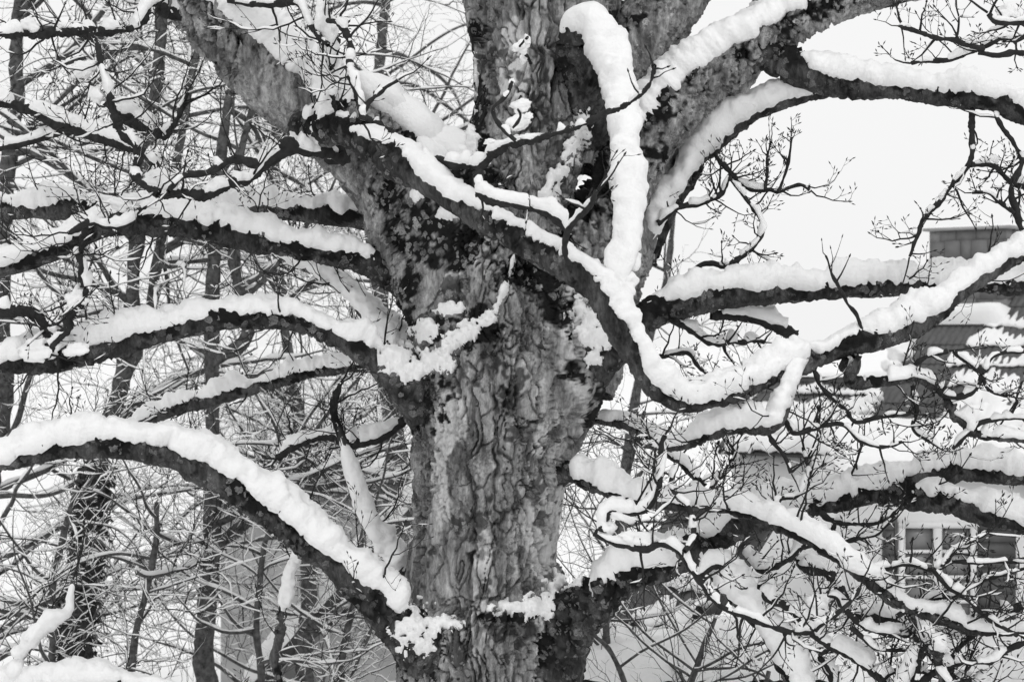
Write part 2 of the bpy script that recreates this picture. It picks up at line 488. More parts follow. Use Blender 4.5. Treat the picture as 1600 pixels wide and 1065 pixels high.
def grow(out, p, d, L, r, rng, lvl, up=0.25, zig=0.35, kids=4, bud=True, spread=0.9, seg=0.042):
    n = min(max(3, int(L / seg)), 13)
    st = L / n; pts = [p.copy()]; rad = [r]; d = d.copy(); sgn = 1
    ax = rvec(rng)
    for i in range(n):
        sgn = -sgn
        d = (d + zig * sgn * 0.6 * ax.cross(d) + zig * 0.5 * rvec(rng) + Vector((0, 0, up * (0.2 + 0.5 * i / n)))).normalized()
        p = p + d * st; f = (i + 1) / n
        pts.append(p.copy()); rad.append(r * (1 - 0.62 * f))
        if lvl > 0 and i >= 1 and rng.random() < kids / n:
            side = ax.cross(d) * (1 if rng.random() < .5 else -1)
            nd = (d * 0.75 + side.normalized() * spread + rvec(rng) * 0.45).normalized()
            grow(out, p, nd, L * rng.uniform(0.3, 0.62) * (1 - 0.35 * f), max(r * (1 - 0.62 * f) * 0.72, 0.0014), rng, lvl - 1, up, zig, kids * 0.8, bud, spread, seg)
    out.append((pts, rad, bud))

def twig_mesh(paths, mb, k=5, buds=True, bs=1.0):
    for pts, rad, bud in paths:
        P = [tuple(q) for q in pts]; R = list(rad)
        if buds and bud:
            e = (Vector(P[-1]) - Vector(P[-2])).normalized(); e0 = Vector(P[-1]); q = max(R[-1], 0.0016)
            for a, f in ((0.003, 1.0), (0.012, 2.5), (0.026, 0.4)):
                P.append(tuple(e0 + e * a * bs)); R.append(q * f)
        tube_cheap(mb, P, R, 3 if rad[0] < 0.0042 else k)

def twig_snow(paths, mb, rng, prob, thick, minlen=0.05):
    for pts, rad, _ in paths:
        n = len(pts); i = 0
        while i < n - 2:
            m = rng.randint(3, 6)
            if rng.random() < prob:
                q = pts[i:i + m]
                if len(q) >= 3:
                    t = (q[-1] - q[0])
                    if t.length > 0.02 and abs(t.z) / t.length < 0.85:
                        rr = rad[i:i + m]
                        strip_snow(mb, [tuple(v) for v in q], rr, thick * rng.uniform(0.6, 1.4) * (0.35 + 90 * rr[0]))
            i += m - 1

# ------------------------------------------------------------------ houses behind the tree
def WD(px, py, d):
    return W(px, py, d - DIST)

def box_vf(x0, x1, y0, y1, z0, z1):
    V = np.array([(x, y, z) for x in (x0, x1) for y in (y0, y1) for z in (z0, z1)])
    F = np.array([(0, 1, 3, 2), (4, 6, 7, 5), (0, 4, 5, 1), (2, 3, 7, 6), (0, 2, 6, 4), (1, 5, 7, 3)])
    return V, F

def box(name, ext, mat, parent, origin=(0, 0, 0), ax=None, **props):
    """box given along the axes ax (rows: unit vectors) from an origin in world space"""
    V, F = box_vf(*ext)
    A = np.eye(3) if ax is None else np.asarray(ax)
    return mobj(name, np.asarray(origin) + V @ A, F, mat, parent, False, **props)

def tile_mesh(w, L):
    n = 13; u = np.linspace(0, 1, n)
    prof = 0.020 * np.abs(np.sin(u * 2 * math.pi)) ** 0.8
    V = []
    for t, lift in ((0.0, 0.0), (L * 1.12, 0.028)):
        V.append(np.stack([u * w * 1.01, np.full(n, t), prof + lift], 1))
    V.append(np.stack([u * w * 1.01, np.full(n, L * 1.12), prof + 0.028 - 0.018], 1))
    return np.concatenate(V), grid_faces(3, n, False)

def tiled_roof(house, anchor, yaw, slope, rows, cols, course, tw, length, bare, full_row, seed, snow_t=0.07, back=True):
    """anchor: lower corner of the verge in world space. Slope faces the direction h; a runs along the eave, t up the slope"""
    e1 = np.array([math.cos(yaw), -math.sin(yaw), 0]); h = np.array([-math.sin(yaw), -math.cos(yaw), 0])
    upv = -h * math.cos(slope) + np.array([0, 0, math.sin(slope)]); nv = np.cross(e1, upv)
    if nv[2] < 0: nv = -nv
    A = np.stack([e1, upv, nv]); H = rows * course
    roof = box('roof', (0, length, -0.02, H, -0.10, -0.045), 'dark_wood', house, anchor, A)
    top = anchor + upv * H
    if back:
        A2 = np.stack([e1, h * -math.cos(slope) - np.array([0, 0, math.sin(slope)]), np.cross(e1, upv) * 0 + (np.array([0, 0, math.cos(slope)]) - h * math.sin(slope))])
        box('roof_slope', (0, length, 0.03, H, -0.1, 0.0), 'tile', roof, top, A2)
        box('snow', (0.05, length - 0.05, 0.02, H - 0.1, 0.01, 0.14), 'snow', roof, top, A2, kind='stuff')
    tv, tf = tile_mesh(tw, course)
    tv = np.stack([tv[:, 0], course * 1.12 - tv[:, 1], tv[:, 2]], 1)      # t runs upward; the lifted nose is at the bottom
    me = mesh_from('tile', tv @ A, tf[:, ::-1], False); me.materials.append(M['tile'])
    rng = random.Random(seed); o0 = origin_of(roof)
    for i in range(rows):
        for j in range(cols):
            p = anchor + e1 * (j * tw) + upv * (i * course - 0.03) + nv * rng.uniform(-0.004, 0.004)
            o = bpy.data.objects.new('tile', me); o.location = p - o0
            o.rotation_euler = (rng.uniform(-.008, .008), rng.uniform(-.008, .008), rng.uniform(-.01, .01))
            link(o, roof)
    for q in range(int(length / 0.4)):                                    # ridge tiles
        an = np.linspace(-0.2, math.pi + 0.2, 8)
        rv = np.concatenate([np.stack([np.full(8, a), 0.11 * np.cos(an), 0.09 * np.sin(an) - 0.02], 1) for a in (0, 0.41)])
        rv[8:, 2] += 0.012
        B = np.stack([e1, h, np.array([0, 0, 1.0])])
        mobj('ridge_tile', top + e1 * (q * 0.4) + rv @ B, grid_faces(2, 8, False), 'tile', roof)
    # snow: a ragged bank on the lower part of every course, thick and closed lower down
    sb = MB(); z = lambda a: np.zeros_like(a)
    for i in range(rows):
        c0 = bare(i)
        if c0 is None: continue
        a = np.arange(c0, length, 0.022); n = len(a)
        f = fbm(np.stack([a * 3, z(a) + i * 7.1, z(a) + seed], 1), 3, seed)
        g = fbm(np.stack([a * 14, z(a) + i * 3.3, z(a)], 1), 2, seed + 1)
        full = i < full_row
        tooth = np.abs(np.sin(a / tw * 2 * math.pi)) ** 0.7
        hi = course * (1.0 + 0.12 * full) * np.ones(n) if full else course * np.clip(0.66 - 0.45 * tooth * (0.7 + g) + 0.6 * f, 0.12, 1.0)
        th = (snow_t * (2.0 if full else 1.0)) * (1 + 0.7 * f + 0.3 * g)
        end = sstep(0, 0.12, a - c0); th = th * end
        low = -0.06 + 0.05 * g
        rows_ = []
        for q, (tt, nn) in enumerate(((low, -0.02), (low - 0.03, 0.45), (low + 0.02, 0.85), (low + 0.4 * (hi - low), 1.0), (low + 0.75 * (hi - low), 0.75), (hi, 0.25), (hi + 0.02, -0.1))):
            nn_ = (0.03 + th * nn) * end + (1 - end) * -0.05
            rows_.append(anchor + e1 * a[:, None] + upv * (i * course + tt)[:, None] + nv * nn_[:, None])
        V = np.stack(rows_, 1)
        V = V + nv * (0.05 * fbm(V * 5, 2, seed) * end[:, None] * (2 if full else 1))[..., None]
        sb.add(V, grid_faces(n, 7, False)[:, ::-1])
    # a ridge bank
    a = np.arange(0.1, length, 0.06); f = fbm(np.stack([a * 2, z(a), z(a) + 3], 1), 3, seed)
    an = np.linspace(0, math.pi, 8)
    V = top + e1 * a[:, None, None] + (h * 0.16) * np.cos(an)[None, :, None] + np.array([0, 0, 1.0]) * ((0.07 + 0.06 * f)[:, None] * np.sin(an)[None, :] + 0.05)[..., None]
    sb.add(V, grid_faces(len(a), 8, False))
    sb.build('snow', 'snow', roof, True, kind='stuff')
    return dict(e1=e1, h=h, up=upv, n=nv, A=A, H=H, top=top, roof=roof)

def snow_pad(mb, p0, ax, lx, ly, t, seed, step=0.08):
    """a soft slab of snow on a plane patch"""
    nx, ny = max(6, int(lx / step)), max(6, int(ly / step))
    u = np.linspace(0, 1, nx)[:, None] * np.ones((1, ny)); v = np.linspace(0, 1, ny)[None, :] * np.ones((nx, 1))
    ex = np.minimum(np.minimum(u, 1 - u) * lx, np.minimum(v, 1 - v) * ly)
    Q = np.stack([u * lx, v * ly, u * 0 + seed], -1)
    hgt = t * np.clip(ex / (t * 0.8), 0, 1) ** 0.5 * (1 + 0.5 * fbm(Q * 1.6, 3, seed)) - 0.02 * (ex <= 0)
    V = np.asarray(p0) + (u * lx)[..., None] * ax[0] + (v * ly)[..., None] * ax[1] + hgt[..., None] * ax[2]
    mb.add(V, grid_faces(nx, ny, False))

R_ = math.radians
# -- the house with the slate-hung chimney
a0 = WD(1308, 724, 26.2)
house = thing('tiled_house', 'white rendered house with snowy pantile roof and slate-hung chimney behind the branches', 'house', (a0[0] + 2.0, a0[1] + 2.5, 0))
rf = tiled_roof(house, a0, R_(40), R_(40), 9, 26, 0.405, 0.205, 8.0, lambda i: [1.0, 1.2, 1.1, 1.3, 0.9, 0.7, 0.85, 0.95, 2.6][i], 4, 21, 0.045)
e1, hh, up_, A = rf['e1'], rf['h'], rf['up'], rf['A']
B = np.stack([e1, -hh, np.array([0, 0, 1.0])])
box('wall', (0.35, 7.6, 0.4, 5.2, -a0[2], -0.05), 'render', house, a0, B)
gp = a0 + e1 * 0.36
gv = np.array([(0, 0.4, -0.06), (0, 5.2, -0.06), (0, 2.79, 2.2), (0.2, 0.4, -0.06), (0.2, 5.2, -0.06), (0.2, 2.79, 2.2)])
mobj('gable', gp + gv @ B, np.array([(0, 1, 2, 2), (3, 5, 4, 4), (0, 2, 5, 3), (1, 4, 5, 2)]), 'render', house, False)
box('verge_board', (-0.03, 0.0, -0.05, rf['H'], -0.2, -0.02), 'dark_wood', house, a0, A)
sb = MB()   # snow clinging to the verge
for q, (t, s) in enumerate([(1.0, .10), (1.25, .12), (1.9, .12), (2.2, .16), (2.45, .14), (2.6, .1), (0.4, .1), (3.0, .1), (3.3, .1)]):
    clump(sb, a0 + e1 * 0.02 + up_ * t + rf['n'] * 0.05, s * 1.1, s * 1.4, s * 1.0, 40 + q, 0.5, True)
sb.build('snow', 'snow', house, True, kind='stuff')
# chimney
cb = WD(1453, 492, 28.0)
chim = box('chimney', (0.02, 1.13, 0.02, 0.55, -1.2, 1.16), 'slate', house, cb, B)
rng = random.Random(3)
for face in (0, 1):
    Lf = 1.15 if face == 0 else 0.57
    z0 = -0.6; row = 0
    while z0 < 1.15:
        hgt = min(0.27, 1.16 - z0); x0 = -0.0
        while x0 < Lf - 0.01:
            w_ = min(rng.choice((0.17, 0.24, 0.3)), Lf - x0)
            t_ = rng.uniform(0.012, 0.03)
            if face == 0: ex = (x0 + 0.004, x0 + w_ - 0.004, -t_, 0.03, z0 + 0.003, z0 + hgt + 0.01)
            else: ex = (1.12, 1.15 + t_, x0 + 0.004, x0 + w_ - 0.004, z0 + 0.003, z0 + hgt + 0.01)
            box('slate', ex, rng.choice(('slate', 'slate', 'slate_b')), chim, cb, B)
            x0 += w_
        z0 += hgt; row += 1
box('cap', (-0.08, 1.25, -0.07, 0.66, 1.175, 1.215), 'metal', chim, cb, B)
sb = MB(); snow_pad(sb, cb + B[0] * -0.08 + B[1] * -0.07 + B[2] * 1.216, B, 1.33, 0.73, 0.05, 5); sb.build('snow', 'snow', chim, True, kind='stuff')
sb = MB(); snow_pad(sb, cb + B[0] * -0.1 + B[1] * -0.32 + B[2] * -0.12, np.stack([e1, nrm(up_), rf['n']]), 1.35, 0.34, 0.16, 8); sb.build('flashing_snow', 'snow', chim, True, kind='stuff')
# -- the bay with the window, facing the tree
w0 = WD(1330, 735, 24.6); bayx = (1750 - 1330) / FPX * 24.6
bay = box('bay_wall', (0, bayx, 0, 3.2, -w0[2], 0), 'render', house, w0)
sb = MB(); snow_pad(sb, w0 + np.array([-0.2, -0.25, 0.02]), np.stack([np.array([1.0, 0, 0]), nrm(np.array([0, 1.0, 0.3])), nrm(np.array([0, -0.3, 1.0]))]), bayx + 0.4, 1.7, 0.16, 12)
sb.build('snow', 'snow', bay, True, kind='stuff')
sc = 24.6 / FPX
def wbox(name, x0, x1, y0, y1, d0, d1, mat, par):       # window pieces by their place on the wall, d: metres in front of it
    p = WD(x0, y1, 24.6)
    return box(name, (0, (x1 - x0) * sc, -d1, -d0, 0, (y1 - y0) * sc), mat, par, p)
win = wbox('window', 1403, 1525, 814, 982, -0.02, 0.012, 'white_wood', house)
wbox('frame', 1403, 1413, 824, 972, 0.012, 0.06, 'white_wood', win); wbox('frame', 1515, 1525, 824, 972, 0.012, 0.06, 'white_wood', win)
wbox('frame', 1403, 1525, 814, 824, 0.012, 0.06, 'white_wood', win); wbox('frame', 1403, 1525, 972, 982, 0.012, 0.06, 'white_wood', win)
wbox('mullion', 1457, 1470, 824, 972, 0.014, 0.07, 'white_wood', win)
for y in (858, 898, 936):
    wbox('glazing_bar', 1413, 1457, y, y + 5, 0.016, 0.045, 'white_wood', win); wbox('glazing_bar', 1470, 1515, y, y + 5, 0.016, 0.045, 'white_wood', win)
ys = [824, 858, 863, 898, 903, 936, 941, 972]
for q in range(4):
    for x0, x1 in ((1413, 1457), (1470, 1515)): wbox('pane', x0, x1, ys[2 * q], ys[2 * q + 1], 0.0125, 0.018, 'glass', win)
wbox('sill', 1396, 1532, 982, 990, 0.0, 0.16, 'metal', win)
for x0, x1 in ((1378, 1401), (1527, 1586)):
    sh = wbox('shutter', x0, x1, 806, 988, 0.002, 0.05, 'shutter', house)
    nb = 6
    for q in range(9): wbox('slat', x0 + 3, x1 - 3, 811 + q * 19.4, 811 + q * 19.4 + 15, 0.05, 0.068, 'shutter', sh)

# -- the lower outbuilding behind, only its ridge and a strip of tiles show
a1 = WD(1120, 700, 31.0)
ob = thing('outbuilding', 'low white outbuilding with snowy tiled roof beyond the house gable', 'building', (a1[0] + 1.5, a1[1] + 1.5, 0))
rf1 = tiled_roof(ob, a1, R_(40), R_(36), 5, 16, 0.36, 0.205, 3.3, lambda i: [0.1, 0.1, 0.1, 0.3, 0.5][i], 3, 33)
B1 = np.stack([rf1['e1'], -rf1['h'], np.array([0, 0, 1.0])])
box('wall', (0.15, 3.1, 0.2, 2.7, -a1[2], -0.05), 'render', ob, a1, B1)

# -- the near garage roof right beside the trunk
a2 = WD(938, 962, 15.5)
ga = thing('garage', 'small white garage roofed with large ribbed pantiles under snow right beside the trunk', 'garage', (a2[0] + 1.2, a2[1] + 1.2, 0))
rf2 = tiled_roof(ga, a2, R_(40), R_(38), 3, 4, 0.40, 0.21, 0.95, lambda i: [0.25, 0.33, 0.4][i], 0, 55, 0.07, False)
B2 = np.stack([rf2['e1'], -rf2['h'], np.array([0, 0, 1.0])])
box('wall', (0.15, 0.88, 0.25, 1.0, -a2[2], -0.06), 'render', ga, a2, B2)
box('gutter', (0.0, 0.95, -0.10, -0.03, -0.09, -0.04), 'metal', ga, a2, B2)

# -- grey house and gabled shed seen between the twigs beside the trunk
g0 = WD(345, 735, 25.0)
gh = thing('grey_house', 'grey rendered house with snow-covered roof seen through twigs behind the trunk', 'house', (g0[0] + 2, g0[1] + 1.5, 0))
wd = (690 - 345) / FPX * 25.0
box('wall', (0, wd, 0, 3.0, -g0[2], 0), 'grey_render', gh, g0)
gr = box('roof', (-0.25, wd + 0.25, -0.35, 2.3, -0.02, 0.1), 'tile', gh, g0, np.stack([[1, 0, 0], nrm(np.array([0, 1, 0.75])), nrm(np.array([0, -0.75, 1.0]))]))
sb = MB(); snow_pad(sb, g0 + np.array([-0.25, -0.33, -0.13]), np.stack([np.array([1.0, 0, 0]), nrm(np.array([0, 1, 0.75])), nrm(np.array([0, -0.75, 1.0]))]), wd + 0.5, 2.6, 0.22, 17)
sb.build('snow', 'snow', gr, True, kind='stuff')
ap, le, re_ = WD(665, 765, 20.0), WD(392, 1070, 20.0), WD(870, 1000, 20.0)
sd = thing('gabled_shed', 'small shed with snow-edged gable roof showing through twigs beside the trunk', 'shed', (ap[0], ap[1] + 1.5, 0))
gvv = []
for dy in (0.25, 3.0):
    gvv += [(le[0] + .15, ap[1] + dy, 0), (re_[0] - .1, ap[1] + dy, 0), (re_[0] - .1, ap[1] + dy, re_[2] - .02), (ap[0], ap[1] + dy, ap[2] - 0.12), (le[0] + .15, ap[1] + dy, le[2] + .02)]
gf = [(0, 1, 2, 4), (4, 2, 3, 3), (5, 9, 7, 6), (9, 8, 7, 7), (0, 4, 9, 5), (1, 6, 7, 2), (4, 3, 8, 9), (3, 2, 7, 8)]
mobj('wall', gvv, np.array(gf), 'grey_render', sd, False)
for p, q, nm in ((le, ap, 0), (re_, ap, 1)):
    ax0 = nrm(q - p); L = np.linalg.norm(q - p); nn_ = np.array([-ax0[2], 0, ax0[0]]) if nm == 0 else np.array([ax0[2], 0, -ax0[0]])
    nn_ = nn_ if nn_[2] > 0 else -nn_
    ax = np.stack([ax0, np.array([0, 1.0, 0]), nn_])
    rr_ = box('roof', (-0.1, L + (0.03 if nm == 0 else -0.03), 0, 3.2, -0.12, 0), 'dark_wood', sd, p, ax)
    sb = MB(); snow_pad(sb, p + ax0 * -0.1 + nn_ * 0.003, ax, L + 0.12, 3.2, 0.15, 23 + nm); sb.build('snow', 'snow', rr_, True, kind='stuff')

# -- snow-laden hedge in front of the garage
h0, h1 = WD(870, 990, 13.4), WD(1470, 1010, 13.4)
hg = thing('hedge', 'tall clipped hedge buried under a thick even blanket of snow below the garage', 'hedge', ((h0[0] + h1[0]) / 2, h0[1] + 0.4, 0))
hl = h1[0] - h0[0]; nx, ny = 150, 26
u = np.linspace(0, 1, nx)[:, None] * np.ones((1, ny)); v = np.linspace(-1, 1, ny)[None, :] * np.ones((nx, 1))
Q = np.stack([u * hl, v * 0.6, u * 0], -1)
prof = np.clip(1 - np.abs(v) ** 3, 0, 1) ** 0.6 * np.clip(np.minimum(u, 1 - u) * hl / 0.25, 0, 1) ** 0.5
Z = h0[2] - 0.32 + prof * (0.32 + 0.16 * fbm(Q * 1.7, 3, 4)) + 0.05 * fbm(Q * 5, 3, 5) + 0.02 * fbm(Q * 14, 2, 5)
V = np.stack([h0[0] + u * hl, h0[1] + 0.45 + v * (0.5 + 0.06 * fbm(Q * 6, 2, 8)), Z], -1)
mobj('snow', V.reshape(-1, 3), grid_faces(nx, ny, False), 'snow', hg, True, kind='stuff')
rng = random.Random(77); paths = []; sb = MB()
for q in range(420):
    p = Vector((h0[0] + rng.random() * hl, h0[1] + rng.uniform(0, 0.9), rng.uniform(0.2, h0[2] - 0.35)))
    grow(paths, p, Vector((rng.uniform(-.6, .6), rng.uniform(-.8, .2), rng.uniform(0.1, 0.9))).normalized(), rng.uniform(0.3, 0.7), 0.005, rng, 1, 0.1, 0.35, 4.0, False)
twig_mesh(paths, sb, 3, False); sb.build('twigs', 'far_twig', hg, True, kind='stuff')
V, F = box_vf(0.1, hl - 0.1, 0.12, 0.78, 0, h0[2] - 0.3)
mobj('core', np.array([h0[0], h0[1], 0]) + V, F, 'ivy', hg, False)

# ------------------------------------------------------------------ trees and shrubs behind
def far_tree(name, label, rows, d, seed, nbr, blen, ntw, tlen, zlo, zhi, group=None, cat='tree', ivy=None, snowp=0.6, br=0.03, az=None, lvl=2, tr_=0.006, up=0.05, fork=()):
    base = WD(rows[0][0], rows[0][1], d)
    root = thing(name, label, cat, (base[0], base[1], 0), group=group)
    rng = random.Random(seed)
    def stem_ctrl(rows):
        return np.array([[*WD(px, py, d + (dd[0] if dd else 0)), r / FPX * d] for px, py, r, *dd in rows])
    C = stem_ctrl(rows)
    if C[0, 2] > 0: C = np.vstack([[C[0, 0] + 0.05, C[0, 1], -0.1, C[0, 3] * 1.5], C])
    trunks = [(C, 'trunk')] + [(stem_ctrl(f), 'stem') for f in fork]
    sb, tb = MB(), MB(); paths = []
    allp = []
    for C, nm in trunks:
        D, s = catmull(C, 0.045)
        P, r = D[:, :3], np.maximum(D[:, 3], 0.004)
        P = P + 0.05 * np.stack([fbm(np.stack([s * 1.5, s * 0 + k, s * 0 + seed], 1), 2, seed + k) for k in range(3)], 1)
        k = 22; T, U, S = frames(P, (0, -1, 0.1)); an = np.arange(k) / k * 2 * math.pi
        dirs = U[:, None, :] * np.cos(an)[None, :, None] + S[:, None, :] * np.sin(an)[None, :, None]
        V = P[:, None, :] + dirs * r[:, None, None]
        V = V + dirs * (r[:, None] * 0.5 * fbm(V * np.array([12, 12, 6]), 3, seed))[..., None]
        mobj(nm, V.reshape(-1, 3), grid_faces(len(P), k, True), 'far_bark', root)
        allp.append((P, r))
    n = 0
    while n < nbr:
        P, r = allp[rng.randrange(len(allp))]
        ok = np.where((P[:, 2] > zlo) & (P[:, 2] < zhi))[0]
        n += 1
        if not len(ok): continue
        i = int(rng.choice(list(ok)))
        a = rng.uniform(0, 2 * math.pi) if az is None else math.radians(rng.uniform(*az))
        dv = Vector((math.cos(a), math.sin(a) * 0.8, rng.uniform(-0.05, 0.75))).normalized()
        L = blen * rng.uniform(0.5, 1.25); m = 14
        p = Vector(P[i]); pts = [p.copy()]; r0 = min(br * rng.uniform(0.6, 1.3), float(r[i]) * 0.6); rad = [r0]
        ax = rvec(rng); droop = rng.uniform(-0.13, 0.10)
        for q in range(m):
            dv = (dv + rvec(rng) * 0.16 + Vector((0, 0, droop))).normalized()
            p = p + dv * (L / m); pts.append(p.copy()); rad.append(r0 * (1 - 0.8 * (q + 1) / m))
        bm_ = MB()
        D, s = catmull(np.array([[*v, q] for v, q in zip(pts, rad)]), 0.08)
        tube_cheap(bm_, D[:, :3], D[:, 3], 6); bm_.build('branch', 'far_bark', root)
        if rng.random() < 0.35 + 1.2 * snowp: strip_snow(sb, D[:, :3] + D[:, 3:4] * 0.1, D[:, 3], 0.010 + 0.9 * r0, 5, rng.random() * 50)
        for q in range(ntw):
            j = rng.randrange(2, m + 1); t = (pts[j] - pts[j - 1]).normalized()
            side = rvec(rng); side = (side - side.dot(t) * t).normalized()
            grow(paths, pts[j], (t * 0.5 + side + Vector((0, 0, 0.12))).normalized(), tlen * rng.uniform(0.4, 1.3), min(tr_ * rng.uniform(0.7, 1.2), rad[j] + 0.002), rng, lvl, up, 0.42, 5.0, False, 0.8, 0.075)
    # keep what can be seen from about here
    def seen(pts):
        v = pts[len(pts) // 2]; dd = DIST + v.y
        if dd < 8: return False
        x = v.x / dd * FPX + 800; y = 532.5 - (v.z - CAMZ) / dd * FPX
        return -260 < x < 1860 and -200 < y < 1260
    paths = [p for p in paths if seen(p[0])]
    twig_mesh(paths, tb, 3, False)
    twig_snow(paths, sb, rng, snowp, 0.016)
    tb.build('twigs', 'far_twig', root, True, kind='stuff')
    sb.build('snow', 'snow', root, True, kind='stuff')
    if ivy:
        P, r = allp[0]; iv = MB(); q0 = np.array([(0, 0, 0), (.5, 0.1, .35), (0, 0, 1.0), (-.5, 0.1, .35)])
        ok = np.where((P[:, 2] > ivy[0]) & (P[:, 2] < ivy[1]))[0]
        for q in range(ivy[2]):
            i = int(rng.choice(list(ok))); a = rng.uniform(0, 2 * math.pi)
            rr = float(r[i]) + abs(rng.gauss(0.01, 0.035))
            c = P[i] + np.array([math.cos(a) * rr, math.sin(a) * rr, rng.uniform(-.05, .05)])
            s_ = rng.uniform(0.03, 0.07)
            R = np.array((Matrix.Rotation(a + 1.57 + rng.uniform(-.8, .8), 3, 'Z') @ Matrix.Rotation(rng.uniform(1.9, 3.4), 3, 'X')))
            iv.add(c + (q0 * s_) @ R.T, [(0, 1, 2, 3)])
        iv.build('ivy', 'ivy', root, False, kind='stuff')
    return root

far_tree('ivy_clad_tree', 'bare tree with dark ivy round its lower trunk among twigs', [(105, 1400, 34), (115, 1065, 25), (130, 900, 20), (147, 740, 17), (187, 605, 13), (205, 480, 12), (213, 380, 11), (232, 200, 9), (255, 40, 9), (270, -200, 6)], 17.5, 201,
         34, 2.6, 10, 0.85, 1.6, 8.3, 'bare trees behind the old tree', ivy=(2.0, 3.95, 2200), fork=[[(187, 605, 10), (225, 520, 8), (243, 430, 8), (262, 330, 7), (300, 120, 6), (330, -60, 4)]])
far_tree('bare_tree', 'bare slender tree with flaking pale bark in front of the grey house', [(318, 1400, 22), (322, 1065, 16), (327, 900, 15), (330, 770, 13), (333, 650, 11), (336, 480, 11), (338, 380, 10), (350, 200, 8), (375, 40, 7), (400, -160, 4)], 16.5, 202,
         34, 2.2, 11, 0.85, 1.6, 8.0, 'bare trees behind the old tree', fork=[[(333, 850, 11), (370, 828, 9), (410, 800, 8), (470, 770, 6), (560, 740, 4)], [(336, 560, 9), (395, 520, 10), (380, 440, 9), (368, 380, 8), (372, 250, 6), (420, 100, 4)]])
far_tree('bare_tree', 'thick bare tree leaning behind the limbs with twigs sweeping inward', [(-40, 1400, 30), (-34, 1065, 22), (-20, 800, 18), (0, 620, 16), (2, 450, 17), (10, 250, 13), (30, 60, 10), (40, -160, 6)], 18.5, 203,
         30, 2.6, 9, 0.9, 1.2, 8.6, 'bare trees behind the old tree', az=(-60, 80))
far_tree('bare_tree', 'distant bare tree with fine twigs rising behind the fork of the old tree', [(640, 1300, 22), (630, 900, 18), (600, 500, 14), (580, 250, 11), (600, 60, 8), (620, -150, 5)], 23.0, 204,
         26, 2.6, 8, 1.0, 5.6, 9.5, 'bare trees behind the old tree', tr_=0.0065)
far_tree('bare_tree', 'thin bare tree with arching snow-lined twigs standing between two thicker trunks', [(470, 1300, 16), (480, 1000, 13), (470, 700, 10), (440, 480, 8), (430, 250, 7), (450, 60, 5)], 20.0, 205,
         36, 2.0, 11, 0.8, 1.0, 7.5, 'bare trees behind the old tree')
far_tree('bare_tree', 'slight bare sapling with faint twigs beside the steep limb of the old tree', [(930, 1300, 11), (960, 900, 9), (1000, 600, 7), (1040, 440, 5), (1060, 300, 3)], 22.0, 206,
         14, 1.3, 6, 0.7, 2.0, 6.9, 'bare trees behind the old tree', br=0.018, snowp=0.3, tr_=0.005)
far_tree('shrub', 'leafless shrub of long arching stems at the foot of the garage', [(1060, 1420, 6), (1070, 1150, 5), (1090, 1020, 4), (1110, 960, 3)], 12.9, 207,
         34, 1.9, 5, 0.8, 1.8, 3.4, cat='shrub', br=0.012, snowp=0.15, tr_=0.004, up=0.02, fork=[[(1010, 1420, 6), (985, 1150, 5), (960, 1030, 4), (930, 990, 3)], [(1120, 1420, 6), (1170, 1150, 5), (1200, 1050, 4)]])
far_tree('shrub', 'leafless shrub with dense wiry twigs growing against the trunk side of the garage', [(940, 1420, 8), (950, 1000, 6), (960, 850, 5), (985, 700, 4), (1000, 640, 3)], 13.6, 208,
         20, 0.9, 7, 0.45, 2.2, 4.5, cat='shrub', br=0.010, snowp=0.3, tr_=0.004)
far_tree('shrub', 'leafless thicket of snow-lined stems in front of the ivy-clad trunk', [(60, 1420, 7), (70, 1100, 6), (90, 900, 5), (120, 760, 4)], 15.2, 209,
         26, 1.5, 6, 0.7, 2.0, 3.9, 'leafless thickets below the arching limb', cat='shrub', br=0.014, snowp=0.75, tr_=0.0055, fork=[[(190, 1420, 7), (200, 1100, 6), (230, 900, 5), (250, 780, 4)]])
far_tree('shrub', 'leafless thicket of crossing snowy stems before the grey house wall', [(400, 1420, 7), (410, 1100, 6), (400, 920, 5), (420, 800, 4)], 15.6, 210,
         28, 1.5, 6, 0.7, 2.0, 3.8, 'leafless thickets below the arching limb', cat='shrub', br=0.014, snowp=0.75, tr_=0.0055, fork=[[(540, 1420, 7), (530, 1100, 6), (560, 900, 5), (570, 800, 4)]])

# ---- trunk and limbs: rows of (px, py, radius px, depth offset in metres)
STEMS = []
def add(name, ctrl, seed, **kw):
    o = {k: kw.pop(k) for k in ('twigs', 'tlen', 'tup', 'tlvl', 'clumps', 'tw_from', 'tsnow', 'tr') if k in kw}
    b = make_stem(name, ctrl, seed, **kw); b.update(o); STEMS.append(b); return b

tr = add('trunk', [(742, 1935, 235, 0), (745, 1700, 175, 0), (748, 1400, 155, 0), (752, 1200, 142, 0), (751, 1065, 131, 0), (757, 1000, 131, 0),
                   (763, 940, 128, 0), (755, 880, 115, 0), (758, 800, 117, 0), (767, 700, 122, 0), (776, 640, 136, 0), (780, 580, 146, 0),
                   (778, 510, 140, 0), (772, 440, 132, 0), (785, 360, 116, 0), (810, 280, 100, 0), (832, 200, 94, 0.02), (840, 120, 98, 0.04),
                   (846, 40, 118, 0.06), (848, -60, 126, 0.1), (852, -220, 118, 0.2), (860, -500, 95, 0.3), (870, -800, 70, 0.4), (880, -1000, 30, 0.4)], 1,
         mat='bark', hint=(0, -1, 0.05), snow=0, moss=0, lichen=0.55, wob=0)
